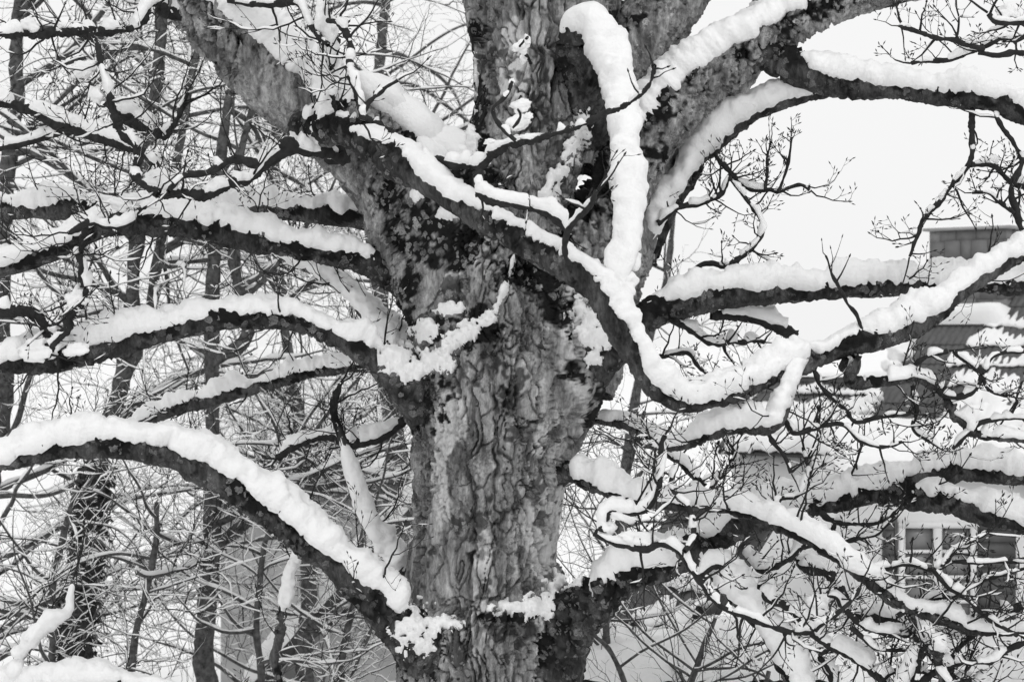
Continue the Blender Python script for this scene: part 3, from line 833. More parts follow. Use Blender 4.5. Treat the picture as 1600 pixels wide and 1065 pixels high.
# moss cushions in the crotches and the pale, smooth strip on the trunk, given by place on the trunk
V = tr['V']; dd = DIST + V[..., 1]
PX = V[..., 0] / dd * FPX + 800; PY = 532.5 - (V[..., 2] - CAMZ) / dd * FPX
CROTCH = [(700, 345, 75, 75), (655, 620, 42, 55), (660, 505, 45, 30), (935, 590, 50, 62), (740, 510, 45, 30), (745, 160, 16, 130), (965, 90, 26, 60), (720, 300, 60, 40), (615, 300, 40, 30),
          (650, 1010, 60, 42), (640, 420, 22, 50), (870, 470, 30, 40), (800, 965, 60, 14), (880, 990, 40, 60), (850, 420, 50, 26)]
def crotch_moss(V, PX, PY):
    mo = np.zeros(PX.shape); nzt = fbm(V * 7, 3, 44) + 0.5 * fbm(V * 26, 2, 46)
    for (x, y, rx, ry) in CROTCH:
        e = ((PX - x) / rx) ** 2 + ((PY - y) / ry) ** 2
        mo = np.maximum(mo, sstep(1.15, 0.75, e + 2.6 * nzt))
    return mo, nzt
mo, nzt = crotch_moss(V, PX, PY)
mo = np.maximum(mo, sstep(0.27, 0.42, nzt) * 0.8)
pa = np.zeros(PX.shape)
for (x, y, rx, ry) in [(858, 770, 40, 170), (905, 620, 30, 70), (880, 700, 26, 90), (700, 660, 22, 50), (690, 760, 18, 60), (690, 415, 40, 34), (850, 880, 26, 40), (745, 860, 18, 40), (800, 90, 40, 60), (850, 660, 16, 80)]:
    e = ((PX - x) / rx) ** 2 + ((PY - y) / ry) ** 2
    pa = np.maximum(pa, sstep(1.15, 0.75, e + 2.2 * fbm(V * np.array([9, 9, 3.5]), 3, 48)))
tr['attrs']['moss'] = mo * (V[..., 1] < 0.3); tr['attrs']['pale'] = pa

add('limb', [(790, 600, 70, 0.0), (745, 480, 105, -0.02), (690, 375, 104, -0.02), (632, 285, 88, -0.04), (567, 228, 72, -0.08), (502, 174, 64, -0.12), (432, 123, 60, -0.18),
             (330, 10, 57, -0.25), (250, -90, 54, -0.3), (120, -250, 40, -0.4)], 2, mat='bark', ext=1.2, moss=0.5, lichen=0.8, snow=1.15, snow_from=0.32, cover=0.62, wide=0.9, hint=(0.25, -0.35, 1))
b2 = STEMS[-1]; V2 = b2['V']; d2 = DIST + V2[..., 1]
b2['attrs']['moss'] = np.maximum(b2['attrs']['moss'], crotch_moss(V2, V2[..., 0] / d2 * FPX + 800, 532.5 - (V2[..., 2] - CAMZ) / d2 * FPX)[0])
add('limb', [(832, 720, 60, -0.02), (850, 620, 92, -0.10), (862, 540, 92, -0.13), (880, 460, 76, -0.12), (905, 395, 66, -0.08), (948, 325, 56, -0.05), (1000, 235, 50, -0.02), (1055, 168, 47, 0),
             (1115, 113, 44, 0), (1195, 58, 40, 0), (1290, 12, 32, 0), (1400, -18, 28, 0.05), (1520, -40, 24, 0.1)], 3, mat='bark', ext=1.6, snow=0.95, snow_from=0.31, cover=0.40, hint=(-0.2, -0.2, 1), lichen=1.0, moss=1.05)
b3 = STEMS[-1]; V3 = b3['V']; d3 = DIST + V3[..., 1]
X3 = V3[..., 0] / d3 * FPX + 800; Y3 = 532.5 - (V3[..., 2] - CAMZ) / d3 * FPX
b3['attrs']['moss'] = b3['attrs']['moss'] * sstep(520, 380, Y3 + 60 * fbm(V3 * 6, 2, 5)); b3['attrs']['lichen'] = b3['attrs']['lichen'] * sstep(640, 420, Y3)
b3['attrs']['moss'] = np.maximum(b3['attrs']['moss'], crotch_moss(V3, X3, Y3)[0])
e3 = ((X3 - 905) / 26) ** 2 + ((Y3 - 540) / 120) ** 2
b3['attrs']['pale'] = sstep(1.2, 0.6, e3 + 2.0 * fbm(V3 * np.array([11, 11, 3]), 3, 48))
add('limb', [(900, 600, 70, 0.1), (950, 480, 48, 0.18), (985, 400, 36, 0.22), (1015, 320, 31, 0.26), (1055, 235, 29, 0.3), (1100, 172, 29, 0.34), (1150, 122, 27, 0.36), (1185, 60, 26, 0.4), (1215, -40, 24, 0.45)], 4,
    mat='bark', ext=1.5, snow=0.35, snow_from=0.5, cover=0.8, moss=0.3, hint=(-1, -0.3, 0.3), bare=0.5)
add('limb', [(905, 260, 60, 0.1), (950, 130, 56, 0.15), (1010, 50, 55, 0.2), (1075, -40, 52, 0.25), (1150, -160, 46, 0.3)], 5, mat='bark', ext=1.4, snow=0.0, moss=0.3)
# left limbs
add('branch', [(660, 450, 60, 0.0), (620, 428, 28, -0.05), (560, 407, 22, -0.15), (480, 388, 20, -0.25), (400, 371, 19, -0.33), (330, 355, 21, -0.4), (240, 343, 23, -0.5), (170, 350, 20, -0.55),
               (100, 384, 16, -0.6), (40, 407, 15, -0.65), (-40, 430, 13, -0.7)], 6, ext=1.0, snow=1.0, snow_from=0.06, twigs=14)
add('branch', [(640, 380, 50, 0.3), (595, 348, 22, 0.3), (530, 334, 17, 0.35), (440, 329, 15, 0.45), (330, 326, 14, 0.55), (200, 331, 14, 0.65), (110, 325, 15, 0.7), (0, 328, 17, 0.75), (-50, 330, 16, 0.8)], 7, ext=1.0, snow=1.0, snow_from=0.06, twigs=12)
add('branch', [(700, 630, 75, -0.05), (650, 597, 46, -0.22), (600, 570, 28, -0.35), (540, 537, 20, -0.45), (480, 512, 17, -0.5), (420, 501, 16, -0.55), (355, 500, 16, -0.6), (290, 509, 17, -0.65), (220, 524, 18, -0.7),
               (150, 545, 20, -0.75), (85, 560, 20, -0.8), (20, 566, 18, -0.85), (-40, 566, 16, -0.85)], 8, ext=1.0, snow=1.05, snow_from=0.13, twigs=10)
add('branch', [(680, 590, 40, 0.3), (640, 548, 20, 0.42), (590, 508, 16, 0.5), (540, 458, 14, 0.6), (490, 415, 12, 0.7), (440, 385, 10, 0.75), (380, 350, 6, 0.8)], 9, snow=1.35, snow_from=0.1, hint=(0.3, -0.9, 1), cover=0.2, twigs=8)
add('branch', [(690, 590, 40, 0.4), (620, 565, 14, 0.55), (540, 574, 10, 0.65), (440, 592, 10, 0.8), (340, 618, 10, 0.9), (260, 642, 9, 1.0), (190, 675, 7, 1.05), (120, 690, 4, 1.1)], 10, snow=1.25, snow_from=0.08, twigs=16)
add('branch', [(720, 1060, 80, -0.05), (665, 1015, 52, -0.25), (622, 985, 38, -0.38), (575, 935, 32, -0.5), (520, 880, 30, -0.6), (450, 822, 29, -0.7), (380, 768, 28, -0.8), (300, 727, 27, -0.9), (220, 704, 25, -0.95),
               (150, 697, 23, -1.0), (80, 702, 20, -1.05), (0, 717, 18, -1.1), (-60, 735, 16, -1.1)], 11, ext=1.0, snow=0.95, snow_from=0.12, cover=0.5, hint=(0.1, -0.24, 1), twigs=10, tsnow=0.3)
add('branch', [(640, 900, 22, 0.35), (600, 850, 16, 0.3), (568, 795, 14, 0.2), (550, 735, 12, 0.1), (535, 685, 9, 0.05), (520, 640, 6, 0.0), (530, 600, 4, 0.0)], 12, snow=1.25, hint=(0.3, -1, 0.4), cover=-0.1, twigs=6, snow_to=0.75)
# right limbs
add('branch', [(1130, 60, 24, 0.05), (1185, 84, 27, -0.02), (1230, 106, 26, -0.06), (1280, 128, 22, -0.1), (1340, 136, 18, -0.15), (1420, 145, 17, -0.2), (1500, 151, 17, -0.25), (1550, 157, 17, -0.28), (1600, 182, 17, -0.3), (1660, 210, 16, -0.3)], 13, ext=1.0, snow=1.12, snow_from=0.12)
add('branch', [(1330, 132, 9, -0.1), (1275, 146, 11, -0.02), (1210, 166, 12, 0.08), (1150, 196, 14, 0.15), (1100, 242, 16, 0.18), (1066, 290, 17, 0.2), (1035, 335, 18, 0.22), (1005, 410, 18, 0.24)], 14, snow=1.35, hint=(-0.35, -0.5, 1), cover=0.25, snow_from=0.06)
add('branch', [(860, 590, 75, -0.05), (920, 545, 56, -0.2), (965, 520, 38, -0.27), (1000, 500, 28, -0.3), (1040, 484, 23, -0.32), (1100, 468, 20, -0.3), (1170, 459, 18, -0.28), (1250, 456, 17, -0.25), (1330, 449, 16, -0.2), (1420, 443, 16, -0.15), (1500, 440, 15, -0.1),
               (1600, 443, 14, 0), (1660, 443, 13, 0)], 15, ext=1.0, snow=1.1, snow_from=0.15, cover=0.4, twigs=5, tw_from=0.5)
add('branch', [(935, 230, 26, 0.0), (922, 160, 27, -0.22), (902, 95, 25, -0.38), (897, 58, 22, -0.44), (925, 48, 20, -0.52), (952, 85, 19, -0.62), (968, 150, 18, -0.76), (980, 230, 17, -0.98), (985, 310, 17, -1.2), (974, 380, 16, -1.33), (966, 430, 14, -1.4), (966, 470, 11, -1.44)], 16,
    snow=1.7, cover=[(0, 0.8), (0.28, 0.6), (0.36, 0.2), (0.45, 0.0), (1, 0.0)], hint=(0, -0.3, 1), wide=1.2, snow_from=0.25, clumps=[(968, 440, 24, 22), (975, 400, 22, 20)])
add('branch', [(470, 196, 26, -0.3), (540, 214, 25, -0.6), (598, 240, 24, -0.75), (665, 280, 23, -0.9), (719, 315, 22, -1.02), (775, 352, 22, -1.14), (824, 384, 22, -1.25), (868, 411, 22, -1.34), (902, 434, 22, -1.4), (935, 460, 22, -1.43), (960, 492, 21, -1.43),
               (985, 545, 21, -1.38), (1018, 596, 20, -1.32), (1066, 627, 18, -1.25), (1110, 617, 17, -1.2), (1161, 597, 17, -1.12), (1209, 575, 17, -1.05), (1263, 558, 19, -1.0), (1310, 546, 18, -0.95), (1364, 532, 18, -0.9), (1420, 512, 18, -0.85), (1452, 495, 17, -0.82), (1500, 457, 15, -0.78), (1560, 420, 14, -0.74), (1610, 392, 13, -0.7), (1660, 360, 12, -0.7)], 30,
    ext=1.0, snow=[(0, 0.7), (0.3, 0.6), (0.38, 1.05), (1, 1.05)], cover=[(0, 0.75), (0.32, 0.78), (0.38, 0.45), (0.5, 0.4), (0.6, 0.6), (1, 0.6)], hint=(0.12, -0.2, 1), moss=0.75, twigs=7, tw_from=0.62, snow_from=0.06)
add('branch', [(1262, 556, 15, -1.0), (1248, 575, 12, -1.02), (1238, 600, 11, -1.04), (1222, 640, 12, -1.06), (1203, 662, 14, -1.06), (1150, 673, 14, -1.04), (1090, 684, 12, -1.0), (1035, 694, 9, -0.96), (990, 690, 5, -0.95)], 17, snow=1.35, hint=(0, -0.5, 1), twigs=6, cover=0.25)
add('branch', [(830, 1050, 90, -0.05), (880, 985, 56, -0.2), (922, 948, 42, -0.28), (972, 905, 32, -0.32), (1030, 882, 27, -0.34), (1082, 858, 25, -0.35), (1130, 828, 24, -0.36), (1200, 806, 23, -0.38), (1280, 788, 22, -0.4), (1364, 772, 19, -0.42),
               (1432, 752, 15, -0.4), (1500, 739, 15, -0.38), (1600, 743, 14, -0.35), (1660, 745, 13, -0.35)], 18, ext=1.0, snow=1.05, snow_from=0.13, twigs=9, tw_from=0.35)
add('branch', [(1370, 772, 18, -0.42), (1420, 776, 19, -0.45), (1480, 785, 18, -0.48), (1550, 808, 18, -0.5), (1600, 828, 17, -0.5), (1660, 855, 16, -0.5)], 19, ext=0.9, snow=1.1, snow_from=0.06, twigs=4)
add('branch', [(1040, 865, 24, -0.34), (1085, 862, 21, -0.5), (1128, 905, 18, -0.6), (1168, 948, 17, -0.68), (1208, 1000, 17, -0.74), (1236, 1060, 17, -0.8), (1256, 1130, 16, -0.85), (1270, 1230, 13, -0.9)], 20, ext=0.6, snow=1.45, snow_from=0.1, hint=(0.5, -0.9, 1), cover=0.15, twigs=8)
add('branch', [(845, 735, 40, -0.05), (888, 738, 18, -0.18), (920, 750, 14, -0.35), (960, 765, 12, -0.5), (1010, 777, 11, -0.65), (1070, 785, 10, -0.8), (1110, 793, 10, -0.9), (1172, 803, 10, -1.0), (1222, 823, 10, -1.08), (1263, 847, 10, -1.12), (1297, 866, 11, -1.15),
               (1327, 891, 11, -1.18), (1364, 917, 10, -1.2), (1415, 948, 10, -1.2), (1483, 966, 8, -1.2), (1515, 985, 7, -1.2), (1560, 990, 6, -1.2), (1620, 985, 5, -1.2)], 21, snow=1.35, snow_from=0.06, ext=0.4, twigs=22, tw_from=0.25, cover=0.45)
add('branch', [(1412, 946, 9, -1.2), (1435, 975, 9, -1.22), (1452, 1000, 8, -1.25), (1476, 1043, 8, -1.28), (1490, 1100, 7, -1.3)], 22, snow=0.9, ext=0.4, twigs=5)
add('branch', [(870, 640, 30, 0.2), (919, 655, 10, 0.15), (969, 665, 9, 0.1), (1020, 689, 8, 0.05), (1060, 720, 7, 0.0), (1100, 760, 5, -0.05)], 23, snow=1.0, snow_from=0.1, twigs=6)
add('branch', [(1308, 556, 12, -0.95), (1337, 580, 9, -0.92), (1364, 597, 8, -0.9), (1398, 598, 7, -0.9), (1449, 601, 7, -0.88), (1476, 617, 7, -0.86), (1506, 651, 7, -0.84), (1540, 680, 7, -0.82), (1600, 692, 6, -0.8), (1650, 700, 5, -0.8)], 24, snow=1.2, snow_from=0.06, ext=0.4, twigs=9, bare=0.3)
# fallen and low snowy stems at the foot of the frame
add('branch', [(-60, 1085, 18, -0.5), (20, 1075, 17, -0.5), (100, 1068, 16, -0.5), (180, 1074, 15, -0.5), (235, 1085, 14, -0.5), (330, 1120, 13, -0.45), (480, 1200, 16, -0.35), (640, 1290, 30, -0.2), (720, 1340, 60, 0)], 25, snow=1.15, twigs=5)
add('branch', [(20, 1075, 8, -0.5), (38, 1035, 7, -0.5), (60, 995, 6, -0.5), (98, 955, 5, -0.5), (112, 910, 4, -0.5)], 26, snow=2.6, hint=(0, -1, 0.5), cover=-0.2, twigs=2)
add('branch', [(420, 1300, 12, 0.3), (434, 1100, 8, 0.3), (437, 1000, 7, 0.3), (440, 930, 6.5, 0.3), (450, 885, 6, 0.25), (468, 848, 5, 0.2), (480, 815, 4, 0.15)], 27, snow=2.4, hint=(0.3, -1, 0.4), cover=-0.1, snow_from=0.68, twigs=3)

# thinner boughs, most of them hanging in front of the trunk
def bough(pts, seed, dy, r0, r1, **kw):
    n = len(pts)
    if not isinstance(dy, tuple): dy = (dy, dy)
    rows = [(p[0], p[1], r0 + (r1 - r0) * i / (n - 1), dy[0] + (dy[1] - dy[0]) * i / (n - 1)) for i, p in enumerate(pts)]
    kw.setdefault('snow', 0.9); kw.setdefault('bare', 0.45); kw.setdefault('mat', 'twig')
    return add('branch', rows, seed, **kw)
bough([(320, 0), (280, 7), (243, 24), (203, 37), (152, 45), (118, 47), (61, 45), (27, 54), (-30, 45)], 31, (-0.3, -1.3), 10, 5, twigs=16, clumps=[(45, 40, 17, 10), (20, 48, 10, 7), (228, 18, 12, 5), (100, 40, 10, 6)], ext=0.4)
bough([(145, 46), (146, 70), (152, 101), (166, 145), (179, 182), (199, 220), (203, 264), (216, 287), (243, 307)], 32, (-1.0, -1.2), 6, 7, twigs=12, clumps=[(130, 108, 20, 14), (150, 150, 12, 14)], bare=0.6)
bough([(545, 236), (490, 234), (456, 243), (402, 260), (372, 274), (321, 294), (270, 302), (243, 307), (216, 328), (190, 345), (150, 350), (110, 365)], 33, (-0.4, -1.3), 11, 4, twigs=12, clumps=[(252, 283, 30, 18), (225, 312, 30, 10), (190, 320, 20, 9)])
bough([(405, 254), (362, 251), (321, 270), (284, 278), (262, 300)], 34, (-0.95, -1.25), 7, 5, twigs=4, bare=0.6)
bough([(128, 350), (129, 377), (135, 418), (139, 455), (111, 499), (95, 526), (72, 558)], 35, (-1.1, -1.0), 6, 9, twigs=10, clumps=[(118, 468, 18, 17), (60, 545, 30, 16), (120, 545, 20, 10)], snow=0.7)
bough([(-40, 492), (0, 490), (47, 494), (70, 520), (85, 550)], 36, -0.95, 8, 9, bare=0.1, snow=1.2, twigs=4)
bough([(-40, 150), (0, 162), (51, 174), (85, 194), (135, 208), (176, 221), (230, 246), (260, 290)], 37, (0.3, -0.2), 7, 8, snow=1.3, bare=0.1, twigs=12)
bough([(-40, 240), (0, 231), (41, 221), (81, 207), (125, 206)], 38, (0.3, 0.1), 4, 6, snow=1.2, bare=0.3, twigs=6)
bough([(160, 165), (203, 189), (237, 201), (257, 214), (266, 195), (275, 180), (290, 140)], 39, (0.2, 0.0), 9, 4, snow=1.5, bare=0.2, twigs=6, clumps=[(205, 172, 24, 12)])
bough([(520, 250), (516, 210), (514, 170), (512, 120), (520, 70), (507, 35), (500, -30)], 40, (-0.3, -0.9), 16, 6, snow=1.5, bare=0.0, hint=(-0.4, -0.8, 0.5), cover=0.3, twigs=10, clumps=[(515, 118, 22, 34), (488, 185, 13, 26), (472, 215, 16, 14), (512, 45, 18, 16)])
bough([(330, -10), (365, 3), (422, 6), (456, 4), (473, 18), (490, 45), (512, 70)], 41, (-0.4, -0.9), 6, 4, twigs=8, bare=0.5)
bough([(512, 30), (530, 38), (548, 68), (547, 101), (557, 142), (568, 192)], 42, (-0.9, -1.2), 5, 6, twigs=6, bare=0.6)
bough([(525, 190), (567, 194), (614, 216), (655, 233), (692, 247), (733, 260), (753, 259), (773, 240), (790, 223), (821, 221), (848, 221), (895, 203), (942, 176), (966, 166), (990, 160), (1010, 142), (1020, 105)], 43, (-0.5, -2.2), 10, 3, twigs=3, tlvl=0, tlen=0.12, tw_from=0.8, clumps=[(812, 192, 17, 12), (832, 213, 20, 5), (765, 222, 9, 4)], bare=0.62)
bough([(567, 192), (574, 162), (598, 142), (621, 125)], 44, -1.2, 5, 3, twigs=2, tlvl=1, tlen=0.15, bare=0.7)
bough([(805, 218), (780, 196), (770, 172), (790, 152), (800, 128)], 45, -2.0, 4.5, 3, twigs=0, bare=0.8, clumps=[(800, 128, 4, 5)])
bough([(800, 200), (812, 182), (808, 165), (815, 150)], 46, -2.0, 2.5, 2, twigs=0, snow=0, clumps=[(814, 165, 15, 9), (826, 181, 7, 6)])
bough([(830, 100), (820, 82), (812, 72), (826, 58)], 47, (-0.5, -0.9), 2.5, 2, twigs=0, snow=0, clumps=[(813, 74, 13, 9), (818, 92, 6, 7), (823, 62, 5, 8)])
bough([(736, 262), (750, 290), (767, 301), (800, 314), (834, 331), (861, 350), (880, 375)], 48, (-1.4, -1.6), 9, 7, snow=1.9, bare=0.0, twigs=5, tlvl=1, tlen=0.16)
bough([(890, 420), (882, 380), (900, 345), (925, 320), (935, 300)], 49, (-1.5, -1.9), 5, 4, twigs=4, tlvl=1, tlen=0.2, bare=0.6)
# twigs hanging against the sky on the right
bough([(1660, 40), (1600, 56), (1560, 62), (1526, 80), (1489, 92), (1425, 100)], 50, (-0.8, -0.9), 6, 3, twigs=5, tlen=0.25, bare=0.6)
bough([(1535, 78), (1499, 64), (1459, 57), (1418, 44), (1405, 40)], 51, (-0.9, -1.3), 5, 3, twigs=7, tlen=0.2, bare=0.6)
bough([(1660, 85), (1600, 82), (1555, 88), (1530, 84)], 52, -0.9, 5, 4, twigs=2, tlen=0.2, bare=0.7)
bough([(1640, 35), (1590, 38), (1557, 34), (1545, 22)], 53, -1.6, 6, 4, twigs=5, tlen=0.25, clumps=[(1575, 20, 14, 10)])
bough([(1516, 155), (1516, 190), (1516, 220), (1515, 257), (1482, 304), (1442, 341), (1435, 365), (1421, 401)], 54, (-0.25, -0.4), 6, 2.6, twigs=9, tlen=0.22, bare=0.8, tup=0.2)
bough([(1516, 256), (1550, 258), (1577, 280), (1600, 290), (1640, 300)], 55, -0.3, 4.5, 4, twigs=8, tlen=0.2, bare=0.6)
bough([(1557, 160), (1558, 190), (1584, 223), (1594, 253), (1584, 287), (1585, 324), (1594, 358)], 56, (-0.28, -0.5), 4, 5, twigs=6, tlen=0.2, bare=0.7)
bough([(1585, 335), (1560, 318), (1545, 303), (1520, 301)], 57, -0.5, 4, 2.5, twigs=5, tlen=0.12, bare=0.7)
bough([(1115, 240), (1121, 249), (1141, 271), (1175, 294), (1202, 297), (1219, 301), (1249, 288), (1266, 296)], 58, (0.15, 0.0), 5, 2.2, twigs=7, tlen=0.22, tup=0.45, bare=0.55)
bough([(1195, 296), (1198, 270), (1200, 245), (1205, 220)], 59, 0.03, 2.6, 1.8, twigs=5, tlen=0.1, tup=0.4, snow=0)
bough([(1215, 300), (1225, 270), (1232, 245), (1237, 214)], 60, 0.03, 2.6, 1.8, twigs=5, tlen=0.1, tup=0.4, snow=0)
bough([(1030, 350), (1060, 326), (1100, 315), (1130, 300), (1136, 275), (1141, 270)], 61, 0.1, 5, 3, twigs=10, tlen=0.2, tup=0.4, bare=0.4)
bough([(1140, 275), (1165, 310), (1185, 340), (1190, 365), (1170, 395), (1140, 412), (1100, 410), (1085, 430), (1075, 465)], 62, (0.05, -0.1), 3, 6, twigs=12, tlen=0.18, tup=0.4, bare=0.6)
bough([(1348, 538), (1340, 500), (1315, 456), (1300, 430), (1290, 400)], 63, (-0.9, -1.2), 3.5, 2, twigs=4, tlvl=0, tlen=0.13, snow=0, tup=0.5)
bough([(1536, 587), (1516, 612), (1481, 616), (1450, 600)], 64, -0.86, 4, 5, twigs=3, tlen=0.15)
bough([(1489, 549), (1533, 581), (1545, 565), (1560, 556), (1600, 546), (1640, 530)], 65, (-0.9, -0.85), 4, 3.5, twigs=4, tlen=0.16, bare=0.3)
bough([(1533, 581), (1540, 600), (1560, 615), (1580, 620)], 66, -0.86, 3.5, 2.5, twigs=6, tlen=0.12, tup=0.4)
bough([(1450, 600), (1430, 580), (1445, 560), (1480, 550)], 67, -0.88, 4, 4, snow=1.2, twigs=3, tlen=0.15)
bough([(1490, 700), (1520, 672), (1545, 655), (1600, 655), (1640, 650)], 68, -0.8, 4, 3.5, twigs=5, tlen=0.12)
bough([(1425, 605), (1430, 640), (1430, 672), (1450, 690), (1474, 704)], 69, -0.88, 4, 2.5, twigs=10, tlen=0.16, tup=0.5, bare=0.6)
bough([(1270, 575), (1290, 610), (1320, 640), (1335, 660), (1380, 650), (1425, 645)], 70, (-1.0, -0.9), 4, 3, twigs=12, tlen=0.18, tup=0.4, bare=0.4)
bough([(1225, 650), (1240, 675), (1270, 670), (1312, 660), (1345, 690), (1380, 700), (1410, 690)], 71, (-1.05, -0.95), 4.5, 2.5, twigs=12, tlen=0.18, tup=0.3, bare=0.4)
bough([(1195, 670), (1205, 690), (1222, 712), (1235, 740)], 72, -1.05, 4.5, 3, twigs=4, tlen=0.16)
bough([(1040, 490), (1070, 510), (1110, 535), (1150, 532), (1195, 535)], 73, (-0.3, 0.1), 5, 4, twigs=7, tlen=0.18, bare=0.2, snow=1.2)
bough([(1110, 492), (1160, 497), (1200, 505), (1240, 525)], 74, (-0.2, -0.1), 8, 8, bare=0.05, snow=1.3, twigs=3)
bough([(985, 545), (1010, 560), (1070, 548), (1090, 570), (1125, 600)], 75, (0.2, 0.4), 4, 3, twigs=8, tlen=0.2)
# the tangle low on the right
bough([(932, 835), (953, 848), (1003, 855), (1037, 850), (1061, 866), (1090, 900), (1120, 940), (1144, 956), (1212, 980), (1266, 988), (1283, 975), (1330, 941), (1345, 920)], 80, (-1.3, -1.7), 6, 4, snow=1.0, bare=0.25, twigs=14, tlen=0.25, clumps=[(945, 825, 13, 14), (1000, 842, 38, 11)], tsnow=0.5)
bough([(940, 830), (950, 800), (985, 800), (1020, 785), (1035, 745), (1032, 700), (1040, 680)], 81, (-1.3, -1.4), 7, 4, snow=1.15, bare=0.0, twigs=8, tlen=0.22, clumps=[(975, 806, 20, 8)], tsnow=0.5)
bough([(1297, 866), (1320, 880), (1354, 892), (1398, 888), (1425, 881), (1459, 888), (1492, 878), (1567, 877), (1610, 870)], 82, (-1.15, -1.3), 5, 3.5, twigs=10, tlen=0.2, bare=0.25, tsnow=0.5)
bough([(1455, 890), (1482, 911), (1509, 935), (1547, 965), (1590, 990)], 83, -1.28, 4.5, 4, twigs=8, tlen=0.2, bare=0.25, tsnow=0.5)
bough([(1470, 886), (1485, 870), (1503, 854), (1530, 840), (1550, 828)], 84, -1.28, 3.5, 2.2, twigs=6, tlen=0.15, bare=0.25, tsnow=0.5)
bough([(1278, 800), (1303, 812), (1347, 817), (1380, 815), (1400, 800)], 85, (-0.5, -0.6), 4.5, 3, twigs=6, tlen=0.18, bare=0.7, tsnow=0.5)
bough([(1303, 812), (1297, 840), (1317, 847), (1364, 838), (1385, 822), (1400, 806)], 86, -0.6, 4.5, 3, twigs=8, tlen=0.18, bare=0.25, tsnow=0.5)
bough([(1160, 850), (1188, 890), (1212, 882), (1242, 861), (1276, 850)], 87, (-0.5, -1.0), 5, 5, snow=1.2, bare=0.2, twigs=6, tlen=0.2, tsnow=0.5)
bough([(1270, 965), (1285, 932), (1305, 930), (1317, 952), (1347, 976), (1398, 990), (1432, 990)], 88, -1.1, 5, 5, snow=1.1, bare=0.35, twigs=10, tlen=0.2, clumps=[(1278, 945, 18, 16)], tsnow=0.5)
bough([(1330, 980), (1347, 996), (1371, 1016), (1415, 1016)], 89, -1.1, 4, 3, twigs=4, tlen=0.2, tsnow=0.5)
bough([(1310, 1110), (1295, 1050), (1283, 1025), (1303, 1018), (1340, 1019)], 90, -0.8, 6, 4, snow=1.4, bare=0.2, twigs=4, tlen=0.2, tsnow=0.5)
bough([(1400, 1180), (1415, 1075), (1432, 1036), (1446, 1000), (1452, 985)], 91, (-1.1, -1.24), 13, 9, snow=1.4, bare=0, hint=(-0.8, -0.6, 0.4), twigs=5, tsnow=0.5)
bough([(1660, 930), (1600, 945), (1560, 960), (1530, 985), (1500, 1010), (1480, 1060)], 92, -1.0, 5, 6, snow=1.2, twigs=10, tlen=0.25, tsnow=0.5)
bough([(1660, 1010), (1600, 1005), (1550, 1030), (1500, 1035), (1450, 1060), (1400, 1110)], 93, -1.2, 5, 6, snow=1.2, twigs=10, tlen=0.25, tsnow=0.5)
bough([(1210, 820), (1215, 780), (1250, 770), (1262, 735), (1255, 700)], 94, (-1.05, -0.9), 4, 2.5, twigs=10, tlen=0.2, bare=0.25, tsnow=0.5)
bough([(1060, 720), (1050, 760), (1080, 800), (1085, 840), (1070, 862)], 95, (-1.3, -1.5), 4, 4, twigs=6, tlen=0.25, bare=0.25, tsnow=0.5)
bough([(1110, 795), (1110, 760), (1135, 740), (1150, 715), (1140, 690)], 96, (-0.9, -0.8), 4, 2.5, twigs=12, tlen=0.18, bare=0.25, tsnow=0.5)
bough([(1400, 960), (1440, 940), (1500, 925), (1560, 900), (1620, 880)], 97, (-1.2, -1.0), 4, 3, twigs=12, tlen=0.2, bare=0.25, tsnow=0.5)
bough([(1350, 1110), (1380, 1060), (1430, 1045), (1500, 1060), (1560, 1080)], 98, -1.0, 5, 4, twigs=8, tlen=0.25, snow=1.4, tsnow=0.5)
bough([(1090, 900), (1130, 880), (1190, 930), (1230, 950), (1290, 1000), (1350, 1040), (1420, 1090)], 101, (-0.6, -1.0), 8, 7, snow=1.3, bare=0.05, twigs=8, tlen=0.22, tsnow=0.5)
bough([(1235, 815), (1262, 870), (1300, 905), (1340, 950), (1390, 970), (1450, 1020), (1520, 1080)], 103, (-0.42, -0.9), 8, 6, snow=1.3, bare=0.1, twigs=10, tlen=0.22, tsnow=0.5)
bough([(640, 655), (600, 680), (560, 690), (520, 680), (470, 690), (430, 715)], 99, (0.4, 0.7), 9, 6, snow=1.3, bare=0.2, twigs=14, tlen=0.3, tsnow=0.5)

for b in STEMS: finish_stem(b)

